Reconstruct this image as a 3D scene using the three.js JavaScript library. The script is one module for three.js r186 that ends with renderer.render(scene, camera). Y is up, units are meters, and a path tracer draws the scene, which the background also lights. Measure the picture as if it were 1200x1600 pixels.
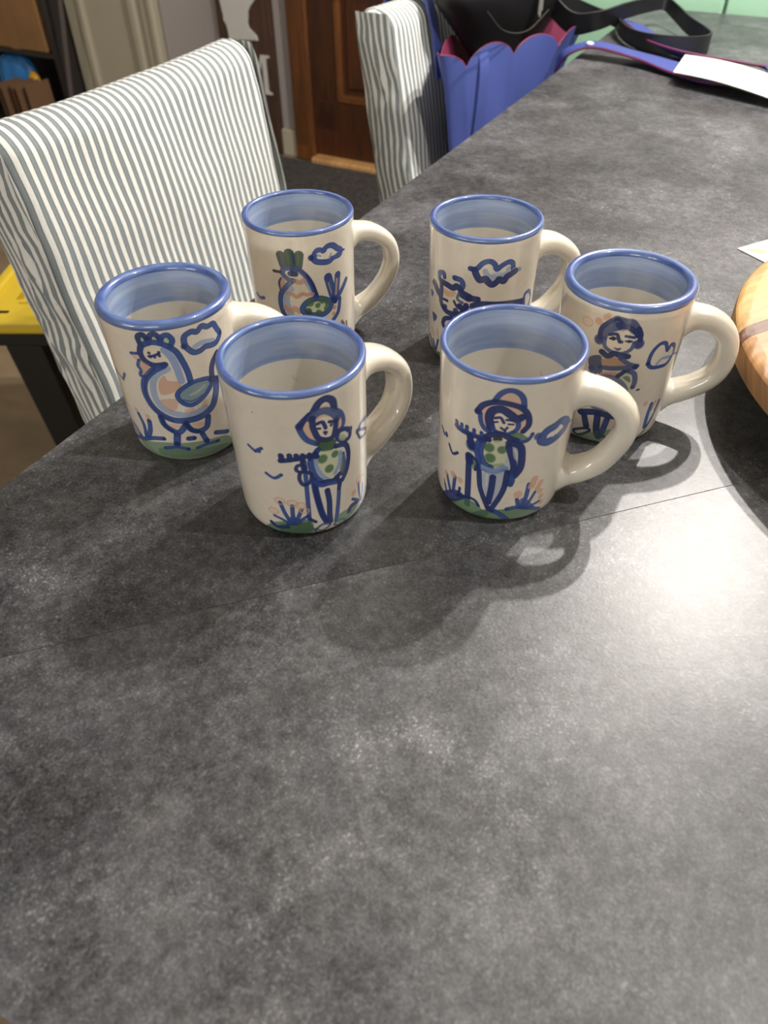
import * as THREE from 'three';
import { RoundedBoxGeometry } from 'three/addons/geometries/RoundedBoxGeometry.js';
import { RectAreaLightUniformsLib } from 'three/addons/lights/RectAreaLightUniformsLib.js';
import { mergeGeometries, toCreasedNormals } from 'three/addons/utils/BufferGeometryUtils.js';
import { FontLoader } from 'three/addons/loaders/FontLoader.js';
import { TextGeometry } from 'three/addons/geometries/TextGeometry.js';
import { Brush, Evaluator, INTERSECTION } from 'three-bvh-csg';

// ---------------------------------------------------------------- camera, light, exposure
const scene = new THREE.Scene();
scene.background = new THREE.Color(0x000000);
const camera = new THREE.PerspectiveCamera(68.13, 1200 / 1600, 0.02, 30);
camera.position.set(0, 1.0813, 0);
camera.up.set(-0.314472, 0.726044, -0.611549);
camera.lookAt(-0.344247, 1.0813 - 0.687583, -0.639336);
camera.focus = 0.55;
camera.userData.fStop = 9;
const renderer = new THREE.WebGLRenderer({ antialias: true });
renderer.toneMapping = THREE.LinearToneMapping;
renderer.toneMappingExposure = 1.0;
renderer.shadowMap.enabled = true;
RectAreaLightUniformsLib.init();

const BULBS = [[0.0, 1.85, -1.50, 5.8], [0.17, 1.85, -1.47, 5.8]];   // x, y, z, intensity of the pendant's two bulbs
const PANELS = [                                                          // ceiling light panels of the kitchen behind the camera: x, z, width, depth, intensity
  [-1.7, 1.9, 0.6, 0.6, 2],
  [0.5, 2.1, 0.6, 0.6, 2],
];
const WALL_BARS = [[-1.5, 1.45, 1.2, 0.22, 28], [0.5, 1.45, 1.2, 0.22, 20]];  // light bars under the kitchen wall cupboards behind the camera: x, y, width, height, intensity
const DOWNLIGHT = [0.75, -0.62, 6.2];                                     // recessed ceiling spot over the counter: x, z, intensity
const CEILING = 2.45;
const WARM = new THREE.Color(1.0, 0.95, 0.88), SOFT = new THREE.Color(1.0, 0.97, 0.92);

// ---------------------------------------------------------------- helpers
const TAKEN = {};
function numbered(name) {
  TAKEN[name] = (TAKEN[name] ?? -1) + 1;
  return TAKEN[name] ? `${name}_${String(TAKEN[name]).padStart(3, '0')}` : name;
}
function tag(o, label, category, group) {
  o.userData = { ...o.userData, label, category };
  if (group) o.userData.group = group;
  return o;
}
function thing(name, label, category, [x, y, z] = [0, 0, 0], turn = 0, group) {
  const o = new THREE.Group();
  o.name = numbered(name); o.position.set(x, y, z); o.rotation.y = turn;
  scene.add(o);
  return tag(o, label, category, group);
}
function part(name, geometry, material, parent, [x, y, z] = [0, 0, 0]) {
  const m = new THREE.Mesh(geometry, material);
  m.name = parent === scene ? numbered(name) : name;
  m.position.set(x, y, z); m.castShadow = m.receiveShadow = true;
  parent.add(m);
  return m;
}
function struct(name, geometry, material, at, parent = scene) {
  const m = part(name, geometry, material, parent, at);
  if (parent === scene) m.userData.kind = 'structure';
  return m;
}
function structGroup(name, at = [0, 0, 0]) {
  const o = new THREE.Group(); o.name = name; o.position.set(...at); o.userData.kind = 'structure'; scene.add(o); return o;
}
const box = (w, h, d, r = 0.003) => new RoundedBoxGeometry(w, h, d, 2, Math.min(r, w / 2.01, h / 2.01, d / 2.01));
const lathe = (pts, n = 72) => new THREE.LatheGeometry(pts.map(([a, b]) => new THREE.Vector2(a, b)), n);
function rng(seed) { let s = seed >>> 0; return () => { s = (s + 0x6d2b79f5) | 0; let t = Math.imul(s ^ (s >>> 15), 1 | s); t = (t + Math.imul(t ^ (t >>> 7), 61 | t)) ^ t; return ((t ^ (t >>> 14)) >>> 0) / 4294967296; }; }
// value noise that repeats every n cells
function lattice(n, seed) {
  const r = rng(seed), v = new Float32Array(n * n); for (let i = 0; i < v.length; i++) v[i] = r();
  return (x, y) => {
    x *= n; y *= n; const xi = Math.floor(x), yi = Math.floor(y); let fx = x - xi, fy = y - yi;
    fx = fx * fx * (3 - 2 * fx); fy = fy * fy * (3 - 2 * fy);
    const a = ((xi % n) + n) % n, b = (a + 1) % n, c = (((yi % n) + n) % n) * n, d = ((((yi + 1) % n) + n) % n) * n;
    return (v[c + a] * (1 - fx) + v[c + b] * fx) * (1 - fy) + (v[d + a] * (1 - fx) + v[d + b] * fx) * fy;
  };
}
function fbm(n, octaves, seed) {
  const l = Array.from({ length: octaves }, (_, i) => lattice(n << i, seed + i * 17));
  return (x, y) => { let s = 0, a = 0.5, t = 0; for (const f of l) { s += a * f(x, y); t += a; a *= 0.5; } return s / t; };
}
function dataTexture(w, h, at, srgb = true) {            // at(u, v) -> [r, g, b] in 0..255
  const d = new Uint8Array(w * h * 4);
  for (let j = 0, k = 0; j < h; j++) for (let i = 0; i < w; i++, k += 4) {
    const c = at(i / w, j / h); d[k] = c[0]; d[k + 1] = c[1]; d[k + 2] = c[2]; d[k + 3] = 255;
  }
  const t = new THREE.DataTexture(d, w, h);
  t.wrapS = t.wrapT = THREE.RepeatWrapping; t.magFilter = THREE.LinearFilter; t.minFilter = THREE.LinearMipmapLinearFilter; t.generateMipmaps = true;
  if (srgb) t.colorSpace = THREE.SRGBColorSpace;
  t.needsUpdate = true; return t;
}
function flatUV(g, fu, fv) {                              // uv in metres from positions
  const p = g.attributes.position, n = g.attributes.normal, uv = new Float32Array(p.count * 2);
  for (let i = 0; i < p.count; i++) { const P = [p.getX(i), p.getY(i), p.getZ(i)], N = n ? [n.getX(i), n.getY(i), n.getZ(i)] : [0, 1, 0]; uv[2 * i] = fu(P, N); uv[2 * i + 1] = fv(P, N); }
  g.setAttribute('uv', new THREE.BufferAttribute(uv, 2)); return g;
}
function boxUV(g, s = 1) {
  return flatUV(g, (P, N) => { const a = N.map(Math.abs); return (a[0] > a[1] && a[0] > a[2] ? P[2] : P[0]) * s; },
    (P, N) => { const a = N.map(Math.abs); return (a[1] > a[0] && a[1] > a[2] ? P[2] : P[1]) * s; });
}
const clamp = (x, a = 0, b = 1) => Math.min(b, Math.max(a, x));
const mix = (a, b, t) => a + (b - a) * t;
const std = (color, roughness = 0.6, extra = {}) => new THREE.MeshStandardMaterial({ color, roughness, ...extra });

// a strip of constant thickness along points, each [x, y, z, wx, wy, wz]: centre and half-width vector
function ribbon(pts, thick, n = 60) {
  const C = new THREE.CatmullRomCurve3(pts.map((p) => new THREE.Vector3(p[0], p[1], p[2])), false, 'centripetal');
  const W = new THREE.CatmullRomCurve3(pts.map((p) => new THREE.Vector3(p[3], p[4], p[5])), false, 'catmullrom');
  const pos = [], idx = [], uv = [];
  for (let i = 0; i <= n; i++) {
    const t = i / n, c = C.getPoint(t), w = W.getPoint(t), T = C.getTangent(t), N = new THREE.Vector3().crossVectors(T, w).normalize().multiplyScalar(thick / 2);
    const ring = [[1, 1], [-1, 1], [-1, -1], [1, -1]];
    for (const [a, b] of ring) { const q = c.clone().addScaledVector(w, a * (b ? 1 : 1)).addScaledVector(N, b); pos.push(q.x, q.y, q.z); uv.push(a * w.length(), t); }
  }
  for (let i = 0; i < n; i++) for (let k = 0; k < 4; k++) { const a = i * 4 + k, b = i * 4 + (k + 1) % 4; idx.push(a, b, a + 4, b, b + 4, a + 4); }
  idx.push(0, 2, 1, 0, 3, 2); const e = n * 4; idx.push(e, e + 1, e + 2, e, e + 2, e + 3);
  const g = new THREE.BufferGeometry();
  g.setAttribute('position', new THREE.Float32BufferAttribute(pos, 3)); g.setAttribute('uv', new THREE.Float32BufferAttribute(uv, 2)); g.setIndex(idx);
  const f = g.toNonIndexed(); f.computeVertexNormals(); return f;
}
function grid(nu, nv, f, closeU = false) {                // surface from f(u, v) -> [x, y, z, tu, tv]
  const pos = [], uv = [], idx = [];
  for (let j = 0; j <= nv; j++) for (let i = 0; i <= nu; i++) { const q = f(i / nu, j / nv); pos.push(q[0], q[1], q[2]); uv.push(q[3] ?? i / nu, q[4] ?? j / nv); }
  for (let j = 0; j < nv; j++) for (let i = 0; i < nu; i++) { const a = j * (nu + 1) + i; idx.push(a, a + 1, a + nu + 1, a + 1, a + nu + 2, a + nu + 1); }
  const g = new THREE.BufferGeometry();
  g.setAttribute('position', new THREE.Float32BufferAttribute(pos, 3)); g.setAttribute('uv', new THREE.Float32BufferAttribute(uv, 2)); g.setIndex(idx); g.computeVertexNormals();
  return g;
}

// ---------------------------------------------------------------- room shell
const wallPaint = std(0x968e8b, 0.85), wallWhite = std(0xaba69d, 0.85), trimWhite = std(0xaaa28f, 0.5);
const X0 = -3.4, X1 = 2.6, Z0 = -2.74, Z1 = 2.6, T = 0.12;
const fn1 = fbm(6, 5, 11), fn2 = fbm(24, 3, 12);
const floorMap = dataTexture(512, 512, (u, v) => { const row = Math.floor(v * 6), g = fn1(u * 1, v * 3 + row * 0.37), h = fn2(u, v * 2), k = 0.9 + 0.18 * (g - 0.5) + 0.12 * (h - 0.5); return [150 * k, 130 * k, 102 * k]; });
const floorG = boxUV(new THREE.BoxGeometry(X1 - X0 + 2 * T, T, Z1 - Z0 + 2 * T), 0.8);
struct('floor', floorG, std(0xffffff, 0.55, { map: floorMap }), [(X0 + X1) / 2, -T / 2, (Z0 + Z1) / 2]);
struct('ceiling', new THREE.BoxGeometry(X1 - X0 + 2 * T, T, Z1 - Z0 + 2 * T), std(0xb5b0a7, 0.9), [(X0 + X1) / 2, CEILING + T / 2, (Z0 + Z1) / 2]);
struct('wall_back', new THREE.BoxGeometry(X1 - X0 + 2 * T, CEILING, T), wallPaint, [(X0 + X1) / 2, CEILING / 2, Z0 - T / 2]);
struct('wall_front', new THREE.BoxGeometry(X1 - X0 + 2 * T, CEILING, T), wallWhite, [(X0 + X1) / 2, CEILING / 2, Z1 + T / 2]);
struct('wall_left', new THREE.BoxGeometry(T, CEILING, Z1 - Z0), wallWhite, [X0 - T / 2, CEILING / 2, (Z0 + Z1) / 2]);
struct('wall_right', new THREE.BoxGeometry(T, CEILING, Z1 - Z0), wallWhite, [X1 + T / 2, CEILING / 2, (Z0 + Z1) / 2]);
{ // dark carpet in front of the wooden door
  const n = fbm(32, 3, 31);
  const map = dataTexture(256, 256, (u, v) => { const k = 0.6 + 0.8 * n(u, v); return [62 * k, 58 * k, 56 * k]; });
  tag(part('carpet', boxUV(box(1.75, 0.012, 0.95, 0.004), 3), std(0xffffff, 0.98, { map, bumpMap: map, bumpScale: 0.004 }), scene, [-1.525, 0.006, -2.205]),
    'dark grey low pile carpet on the floor before the wooden door', 'carpet');
}
// wooden panel door with its casing
const wn1 = fbm(4, 5, 51), wn2 = fbm(64, 2, 52);
function woodMap(r, g, b, contrast = 0.5, seed = 0) {
  return dataTexture(256, 512, (u, v) => { const q = wn1(u * 2 + seed, v * 0.5), s = wn2(u * 2, v * 0.12 + q * 0.2), k = 1 + contrast * (q - 0.5) + contrast * 0.8 * (s - 0.5); return [clamp(r * k, 0, 255), clamp(g * k, 0, 255), clamp(b * k, 0, 255)]; });
}
const doorWood = std(0xffffff, 0.4, { map: woodMap(66, 33, 13, 0.6) }), casingWood = std(0xffffff, 0.42, { map: woodMap(96, 56, 24, 0.5, 0.3) });
{
  const d = structGroup('door_1', [0, 0, Z0]);
  const put = (n, w, h, t, x, y, z, m, r = 0.006) => part(n, boxUV(box(w, h, t, r), 1), m, d, [x, y, z]);
  put('door_casing', 0.092, 2.12, 0.035, -1.797, 1.06, 0.0175, casingWood, 0.012);
  put('door_casing', 0.092, 2.12, 0.035, -0.837, 1.06, 0.0175, casingWood, 0.012);
  put('door_casing', 1.05, 0.092, 0.035, -1.317, 2.166, 0.0175, casingWood, 0.012);
  put('threshold', 0.87, 0.03, 0.07, -1.317, 0.015, 0.035, std(0xffffff, 0.35, { map: woodMap(196, 150, 98, 0.3) }), 0.01);
  put('door_leaf', 0.866, 2.08, 0.012, -1.317, 1.07, 0.006, doorWood, 0.002);
  for (const x of [-1.699, -1.317, -0.935]) put('stile', x === -1.317 ? 0.11 : 0.106, 2.08, 0.018, x, 1.07, 0.014, doorWood, 0.004);
  for (const [y, h] of [[0.13, 0.2], [0.98, 0.2], [2.04, 0.14]]) put('rail', 0.866, h, 0.0184, -1.317, y, 0.0142, doorWood, 0.004);
  for (const px of [-1.509, -1.126]) for (const [y0, y1] of [[0.23, 0.88], [1.08, 1.97]]) {
    const w = 0.272, h = y1 - y0, cy = (y0 + y1) / 2;
    for (const s of [-1, 1]) { put('moulding', 0.03, h, 0.026, px + s * (w / 2 - 0.015), cy, 0.015, casingWood, 0.01); put('moulding', w, 0.03, 0.026, px, cy + s * (h / 2 - 0.015), 0.0152, casingWood, 0.01); }
    put('panel', w - 0.1, h - 0.1, 0.016, px, cy, 0.012, doorWood, 0.007);
  }
}
struct('wall_closet', new THREE.BoxGeometry(0.456, CEILING, 0.255), wallPaint, [-2.458, CEILING / 2, Z0 + 0.1275]);
{ // white panelled closet door with stepped casing on the front of the closet
  const d = structGroup('door_2', [0, 0, Z0 + 0.255]);
  const put = (n, x0, x1, y0, y1, t, z = 0, r = 0.006) => part(n, box(x1 - x0, y1 - y0, t, r), trimWhite, d, [(x0 + x1) / 2, (y0 + y1) / 2, z + t / 2]);
  put('door_leaf', -2.686, -2.303, 0.01, 2.08, 0.008, 0, 0.002);
  put('stile', -2.686, -2.622, 0.01, 2.08, 0.02); put('stile', -2.332, -2.303, 0.01, 2.08, 0.02);
  put('moulding', -2.626, -2.590, 0.2, 1.9, 0.028, 0, 0.012); put('moulding', -2.368, -2.328, 0.2, 1.9, 0.028, 0, 0.012);
  put('rail', -2.622, -2.332, 0.01, 0.22, 0.02); put('rail', -2.622, -2.332, 1.9, 2.08, 0.02);
  put('door_casing', -2.303, -2.262, 0, 2.14, 0.03, 0, 0.01); put('door_casing', -2.262, -2.230, 0, 2.14, 0.042, 0, 0.012);
}
struct('baseboard_back', box(0.383, 0.1, 0.016, 0.005), trimWhite, [-2.036, 0.05, Z0 + 0.008]);

// ---------------------------------------------------------------- ceiling light panels of the kitchen
PANELS.forEach(([x, z, w, d, power], i) => {
  const t = thing('ceiling_light', ['square ceiling light panel over the kitchen floor, nearest the left wall', 'square ceiling light panel over the kitchen floor behind the counter'][i], 'light', [x, CEILING, z]);
  part('frame', box(w + 0.05, 0.03, d + 0.05, 0.008), trimWhite, t, [0, -0.015, 0]);
  part('diffuser', box(w, 0.012, d, 0.004), std(0xffffff, 0.6, { emissive: SOFT, emissiveIntensity: 1.2 }), t, [0, -0.034, 0]);
  const l = new THREE.RectAreaLight(SOFT, power, w, d); l.position.set(x, CEILING - 0.045, z); l.lookAt(x, 0, z); scene.add(l);
});
WALL_BARS.forEach(([x, y, w, h, power], i) => {
  const t = thing('light_bar', ['long wall light bar behind the camera on the shelving side', 'long wall light bar behind the camera on the turntable side'][i], 'light', [x, y, Z1]);
  part('housing', box(w + 0.04, h + 0.04, 0.03, 0.008), trimWhite, t, [0, 0, -0.015]);
  part('diffuser', box(w, h, 0.012, 0.004), std(0xffffff, 0.6, { emissive: SOFT, emissiveIntensity: 1.5 }), t, [0, 0, -0.034]);
  const l = new THREE.RectAreaLight(SOFT, power, w, h); l.position.set(x, y, Z1 - 0.045); l.lookAt(x, y, 0); scene.add(l);
});
{
  const [x, z, power] = DOWNLIGHT, t = thing('downlight', 'round recessed ceiling downlight above the counter and turntable', 'light', [x, CEILING, z]);
  part('trim_ring', lathe([[0.045, -0.004], [0.075, -0.006], [0.08, -0.002], [0.08, 0.004], [0.045, 0.004], [0.045, -0.004]], 40), trimWhite, t);
  part('lens', new THREE.CylinderGeometry(0.045, 0.045, 0.006, 32), std(0xffffff, 0.5, { emissive: SOFT, emissiveIntensity: 4 }), t, [0, -0.002, 0]);
  const l = new THREE.SpotLight(SOFT, power, 0, 1.1, 0.6); l.position.set(x, CEILING - 0.03, z); l.target.position.set(x - 0.5, 0, z + 0.1); l.castShadow = true; l.shadow.radius = 1.6; scene.add(l, l.target);
}
{ // two-bulb pendant over the far end of the counter
  const mx = (BULBS[0][0] + BULBS[1][0]) / 2, mz = (BULBS[0][2] + BULBS[1][2]) / 2, metal = std(0x2a2826, 0.35, { metalness: 0.8 });
  const t = thing('pendant_lamp', 'pendant lamp with two bare bulbs hanging over the counter end', 'lamp', [mx, 0, mz]);
  part('canopy', lathe([[0, 2.418], [0.05, 2.42], [0.06, 2.43], [0.06, CEILING]], 32), metal, t);
  part('cord', new THREE.CylinderGeometry(0.004, 0.004, 0.44, 10), metal, t, [0, 2.2, 0]);
  part('bar', box(0.24, 0.02, 0.045, 0.006), metal, t, [0, 1.98, 0]);
  for (const b of BULBS) {
    const x = b[0] - mx, z = b[2] - mz;
    part('socket', lathe([[0, 1.895], [0.017, 1.895], [0.019, 1.9], [0.019, 1.945], [0.008, 1.972], [0, 1.974]], 24), metal, t, [x, 0, z]);
    part('bulb', new THREE.SphereGeometry(0.03, 32, 20), std(0xffffff, 0.4, { emissive: WARM, emissiveIntensity: 6 }), t, [x, b[1] + 0.018, z]);
    const l = new THREE.PointLight(WARM, b[3]); l.position.set(b[0], b[1] + 0.018, b[2]); l.castShadow = true; l.shadow.radius = 0.7; scene.add(l);
  }
}

// ---------------------------------------------------------------- mint cabinet at the far end of the counter
{
  const mint = std(0x93bca1, 0.55), t = thing('cabinet', 'mint green painted cabinet standing against the far end of the counter', 'cabinet', [0, 0, -1.955]);
  part('carcass', box(1.32, 0.9, 0.45, 0.004), mint, t, [0.05, 0.45, -0.245]);
  for (const [x0, x1] of [[-0.605, -0.246], [-0.240, 0.2], [0.206, 0.705]]) part('door', box(x1 - x0, 0.86, 0.018, 0.004), mint, t, [(x0 + x1) / 2, 0.46, -0.011]);
}

// ---------------------------------------------------------------- slate laminate counter, mitred at its corner
const TOP = 0.75;
const t1 = fbm(5, 4, 101), t2 = fbm(17, 4, 102), t3 = fbm(40, 3, 103), t4 = lattice(1024, 104), t5 = lattice(700, 105), t6 = fbm(150, 2, 106), t7 = fbm(11, 4, 107);
const slateMap = dataTexture(2048, 2048, (u, v) => {
  const big = t1(u, v), mid = t2(u, v), fine = t6(u, v), cloud = clamp((t7(u, v) - 0.42) * 3.2) * clamp((t3(u, v) - 0.3) * 2.2);
  const s = t4(u, v), q = t5(u, v);
  let k = 66 + 42 * (big - 0.5) + 42 * (mid - 0.5) + 32 * (fine - 0.5) + 26 * (s - 0.5) + 14 * (q - 0.5);
  const speck = clamp((q - 0.78) * 6) * (0.3 + 0.9 * cloud) + clamp((s - 0.84) * 6) * (0.25 + 0.6 * cloud);
  k += 50 * speck + 16 * cloud - 26 * clamp((0.2 - q) * 5) * clamp((0.5 - mid) * 4 + 0.3);
  k = clamp(k, 16, 190); const w = (t3(v, u) - 0.5) * 5;
  return [k + w * 0.4, k + 0.3, k - w * 0.5 + 3];
});
const slateBump = dataTexture(1024, 1024, (u, v) => { const a = 128 + 90 * (t4(u, v) - 0.5) + 70 * (t5(u, v) - 0.5) + 40 * (t6(u, v) - 0.5); return [a, a, a]; }, false);
const slate = new THREE.MeshPhysicalMaterial({ map: slateMap, roughness: 0.40, bumpMap: slateBump, bumpScale: 0.00006, specularIntensity: 1 });
{
  const t = thing('counter', 'long dark slate grey laminate counter carrying the painted mugs', 'counter', [0, 0, 0]);
  const TH = 0.038;
  function slab(outline, du, dv, rot) {
    const s = new THREE.Shape(outline.map(([x, z]) => new THREE.Vector2(x, -z)));
    const g = new THREE.ExtrudeGeometry(s, { depth: TH - 0.0004, bevelEnabled: true, bevelThickness: 0.0002, bevelSize: 0.0002, bevelOffset: -0.0002, bevelSegments: 2 });
    g.rotateX(-Math.PI / 2); g.translate(0, TOP - TH + 0.0002, 0);
    const k = 1 / 0.72;
    return flatUV(g, (P, N) => (Math.abs(N[1]) > 0.5 ? (rot ? P[2] : P[0]) : P[0] + P[2]) * k + du, (P, N) => (Math.abs(N[1]) > 0.5 ? (rot ? -P[0] : P[2]) : P[1] + P[2] * 0.3) * k + dv);
  }
  const gap = 0.00018;
  part('counter_section', slab([[-0.403, -0.007 - gap], [0.55, -0.96 - gap], [0.55, -1.936], [-0.403, -1.936]], 0.13, 0.41, false), slate, t);
  part('counter_section', slab([[-0.403, -0.007 + gap], [-0.403, 0.001], [1.7, 0.001], [1.7, -0.96 + gap], [0.55, -0.96 + gap]], 0.57, 0.22, true), slate, t);
  const panel = std(0x3a332c, 0.6);
  part('support_panel', box(0.06, 0.71, 0.5, 0.004), panel, t, [0.2, 0.356, -1.6]);
  part('support_panel', box(0.5, 0.71, 0.06, 0.004), panel, t, [0.2, 0.356, -0.45]);
  part('support_panel', box(0.06, 0.71, 0.6, 0.004), panel, t, [1.5, 0.356, -0.5]);
}

// ---------------------------------------------------------------- painted stoneware mugs
const INK = { navy: '#1a2760', blue: '#284182', wash: '#8398bf', slate: '#46547f', haze: '#39466f', ink: '#131a3c', soot: '#23282a', steel: '#687f8c', mist: '#a3b3ab', sea: '#54729f', pine: '#25402f', green: '#3f6440', leaf: '#4a7050', mint: '#9db58f', pale: '#bcc3a2', peach: '#cc9f86', rose: '#bd8a72', brown: '#7b5646', cream: '#dccfb8', white: '#dfd8ca' };
const MM = 7;                                              // texture pixels per millimetre
class Glaze {                                              // paints strokes, given in millimetres round the mug from its handle and up from its foot
  constructor(seed) {
    this.w = Math.round(251.3 * MM); this.h = Math.round(108 * MM); this.r = rng(seed);
    this.c = document.createElement('canvas'); this.c.width = this.w; this.c.height = this.h; this.g = this.c.getContext('2d');
    const g = this.g; g.fillStyle = '#d4ccbd'; g.fillRect(0, 0, this.w, this.h);
    for (let i = 0; i < 900; i++) { g.globalAlpha = 0.05; g.fillStyle = this.r() < 0.5 ? '#c4b496' : '#e6dcc8'; g.beginPath(); g.ellipse(this.r() * this.w, this.r() * this.h, 8 + 50 * this.r(), 5 + 22 * this.r(), this.r() * 3, 0, 7); g.fill(); }
    for (let i = 0; i < 500; i++) { g.globalAlpha = 0.10; g.fillStyle = '#9c8765'; g.beginPath(); g.arc(this.r() * this.w, this.r() * this.h, 0.6 + 1.3 * this.r(), 0, 7); g.fill(); }
    g.globalAlpha = 1; g.lineCap = g.lineJoin = 'round';
  }
  pts(t) { return t.split(' ').map((q) => { const [a, b] = q.split(',').map(Number); return [(a + 188.5) * MM, this.h - b * MM]; }); }
  path(P, closed) {
    const g = this.g; g.beginPath();
    if (P.length === 2 && !closed) { g.moveTo(...P[0]); g.lineTo(...P[1]); return; }
    const n = P.length, at = (i) => closed ? P[(i + n) % n] : P[Math.max(0, Math.min(n - 1, i))];
    g.moveTo(...P[0]);
    for (let i = 0; i < (closed ? n : n - 1); i++) { const a = at(i - 1), b = at(i), c = at(i + 1), d = at(i + 2); g.bezierCurveTo(b[0] + (c[0] - a[0]) / 6, b[1] + (c[1] - a[1]) / 6, c[0] - (d[0] - b[0]) / 6, c[1] - (d[1] - b[1]) / 6, c[0], c[1]); }
    if (closed) g.closePath();
  }
  brush(col, w, P, alpha, closed) {
    const g = this.g; g.strokeStyle = g.fillStyle = INK[col];
    this.path(P, closed); g.lineWidth = w * MM; g.globalAlpha = 0.9 * alpha; g.stroke();
    if (col === 'blue' || col === 'navy' || col === 'slate') {                      // the loaded brush leaves a paler middle and pools at its ends
      this.path(P, closed); g.lineWidth = w * MM * 0.5; g.strokeStyle = col === 'navy' ? '#33478c' : '#5a78b8'; g.globalAlpha = 0.15 * alpha; g.stroke();
      if (!closed && w > 0.7) for (const e of [P[0], P[P.length - 1]]) { g.globalAlpha = 0.4 * alpha; g.fillStyle = INK.navy; g.beginPath(); g.arc(e[0], e[1], w * MM * 0.42, 0, 7); g.fill(); }
    }
    g.globalAlpha = 1;
  }
  line(col, w, t, alpha = 1) { this.brush(col, w, this.pts(t), alpha, false); }
  loop(col, w, t, alpha = 1) { this.brush(col, w, this.pts(t), alpha, true); }
  fill(col, t, alpha = 1) {
    const g = this.g, P = this.pts(t); g.fillStyle = g.strokeStyle = INK[col];
    this.path(P, true); g.globalAlpha = 0.85 * alpha; g.fill(); this.path(P, true); g.lineWidth = 0.7 * MM; g.globalAlpha = 0.3 * alpha; g.stroke(); g.globalAlpha = 1;
  }
  dot(col, w, t, alpha = 1) {
    const g = this.g; g.fillStyle = INK[col];
    for (const p of this.pts(t)) { for (const [s, a] of [[1, 0.55], [0.78, 0.6]]) { g.globalAlpha = a * alpha; g.beginPath(); g.ellipse(p[0], p[1], w * MM * 0.5 * s, w * MM * 0.54 * s, 0, 0, 7); g.fill(); } } g.globalAlpha = 1;
  }
  ring(col, w, t, alpha = 1) {
    const g = this.g;
    for (const p of this.pts(t)) { g.strokeStyle = g.fillStyle = INK[col]; g.lineWidth = 0.8 * MM; g.globalAlpha = 0.25 * alpha; g.beginPath(); g.ellipse(p[0], p[1], w * MM, w * MM * 0.8, 0, 0, 7); g.fill(); g.globalAlpha = 0.8 * alpha; g.stroke(); } g.globalAlpha = 1;
  }
  texture() { const t = new THREE.CanvasTexture(this.c); t.colorSpace = THREE.SRGBColorSpace; t.wrapS = THREE.RepeatWrapping; t.anisotropy = 8; return t; }
}
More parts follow.
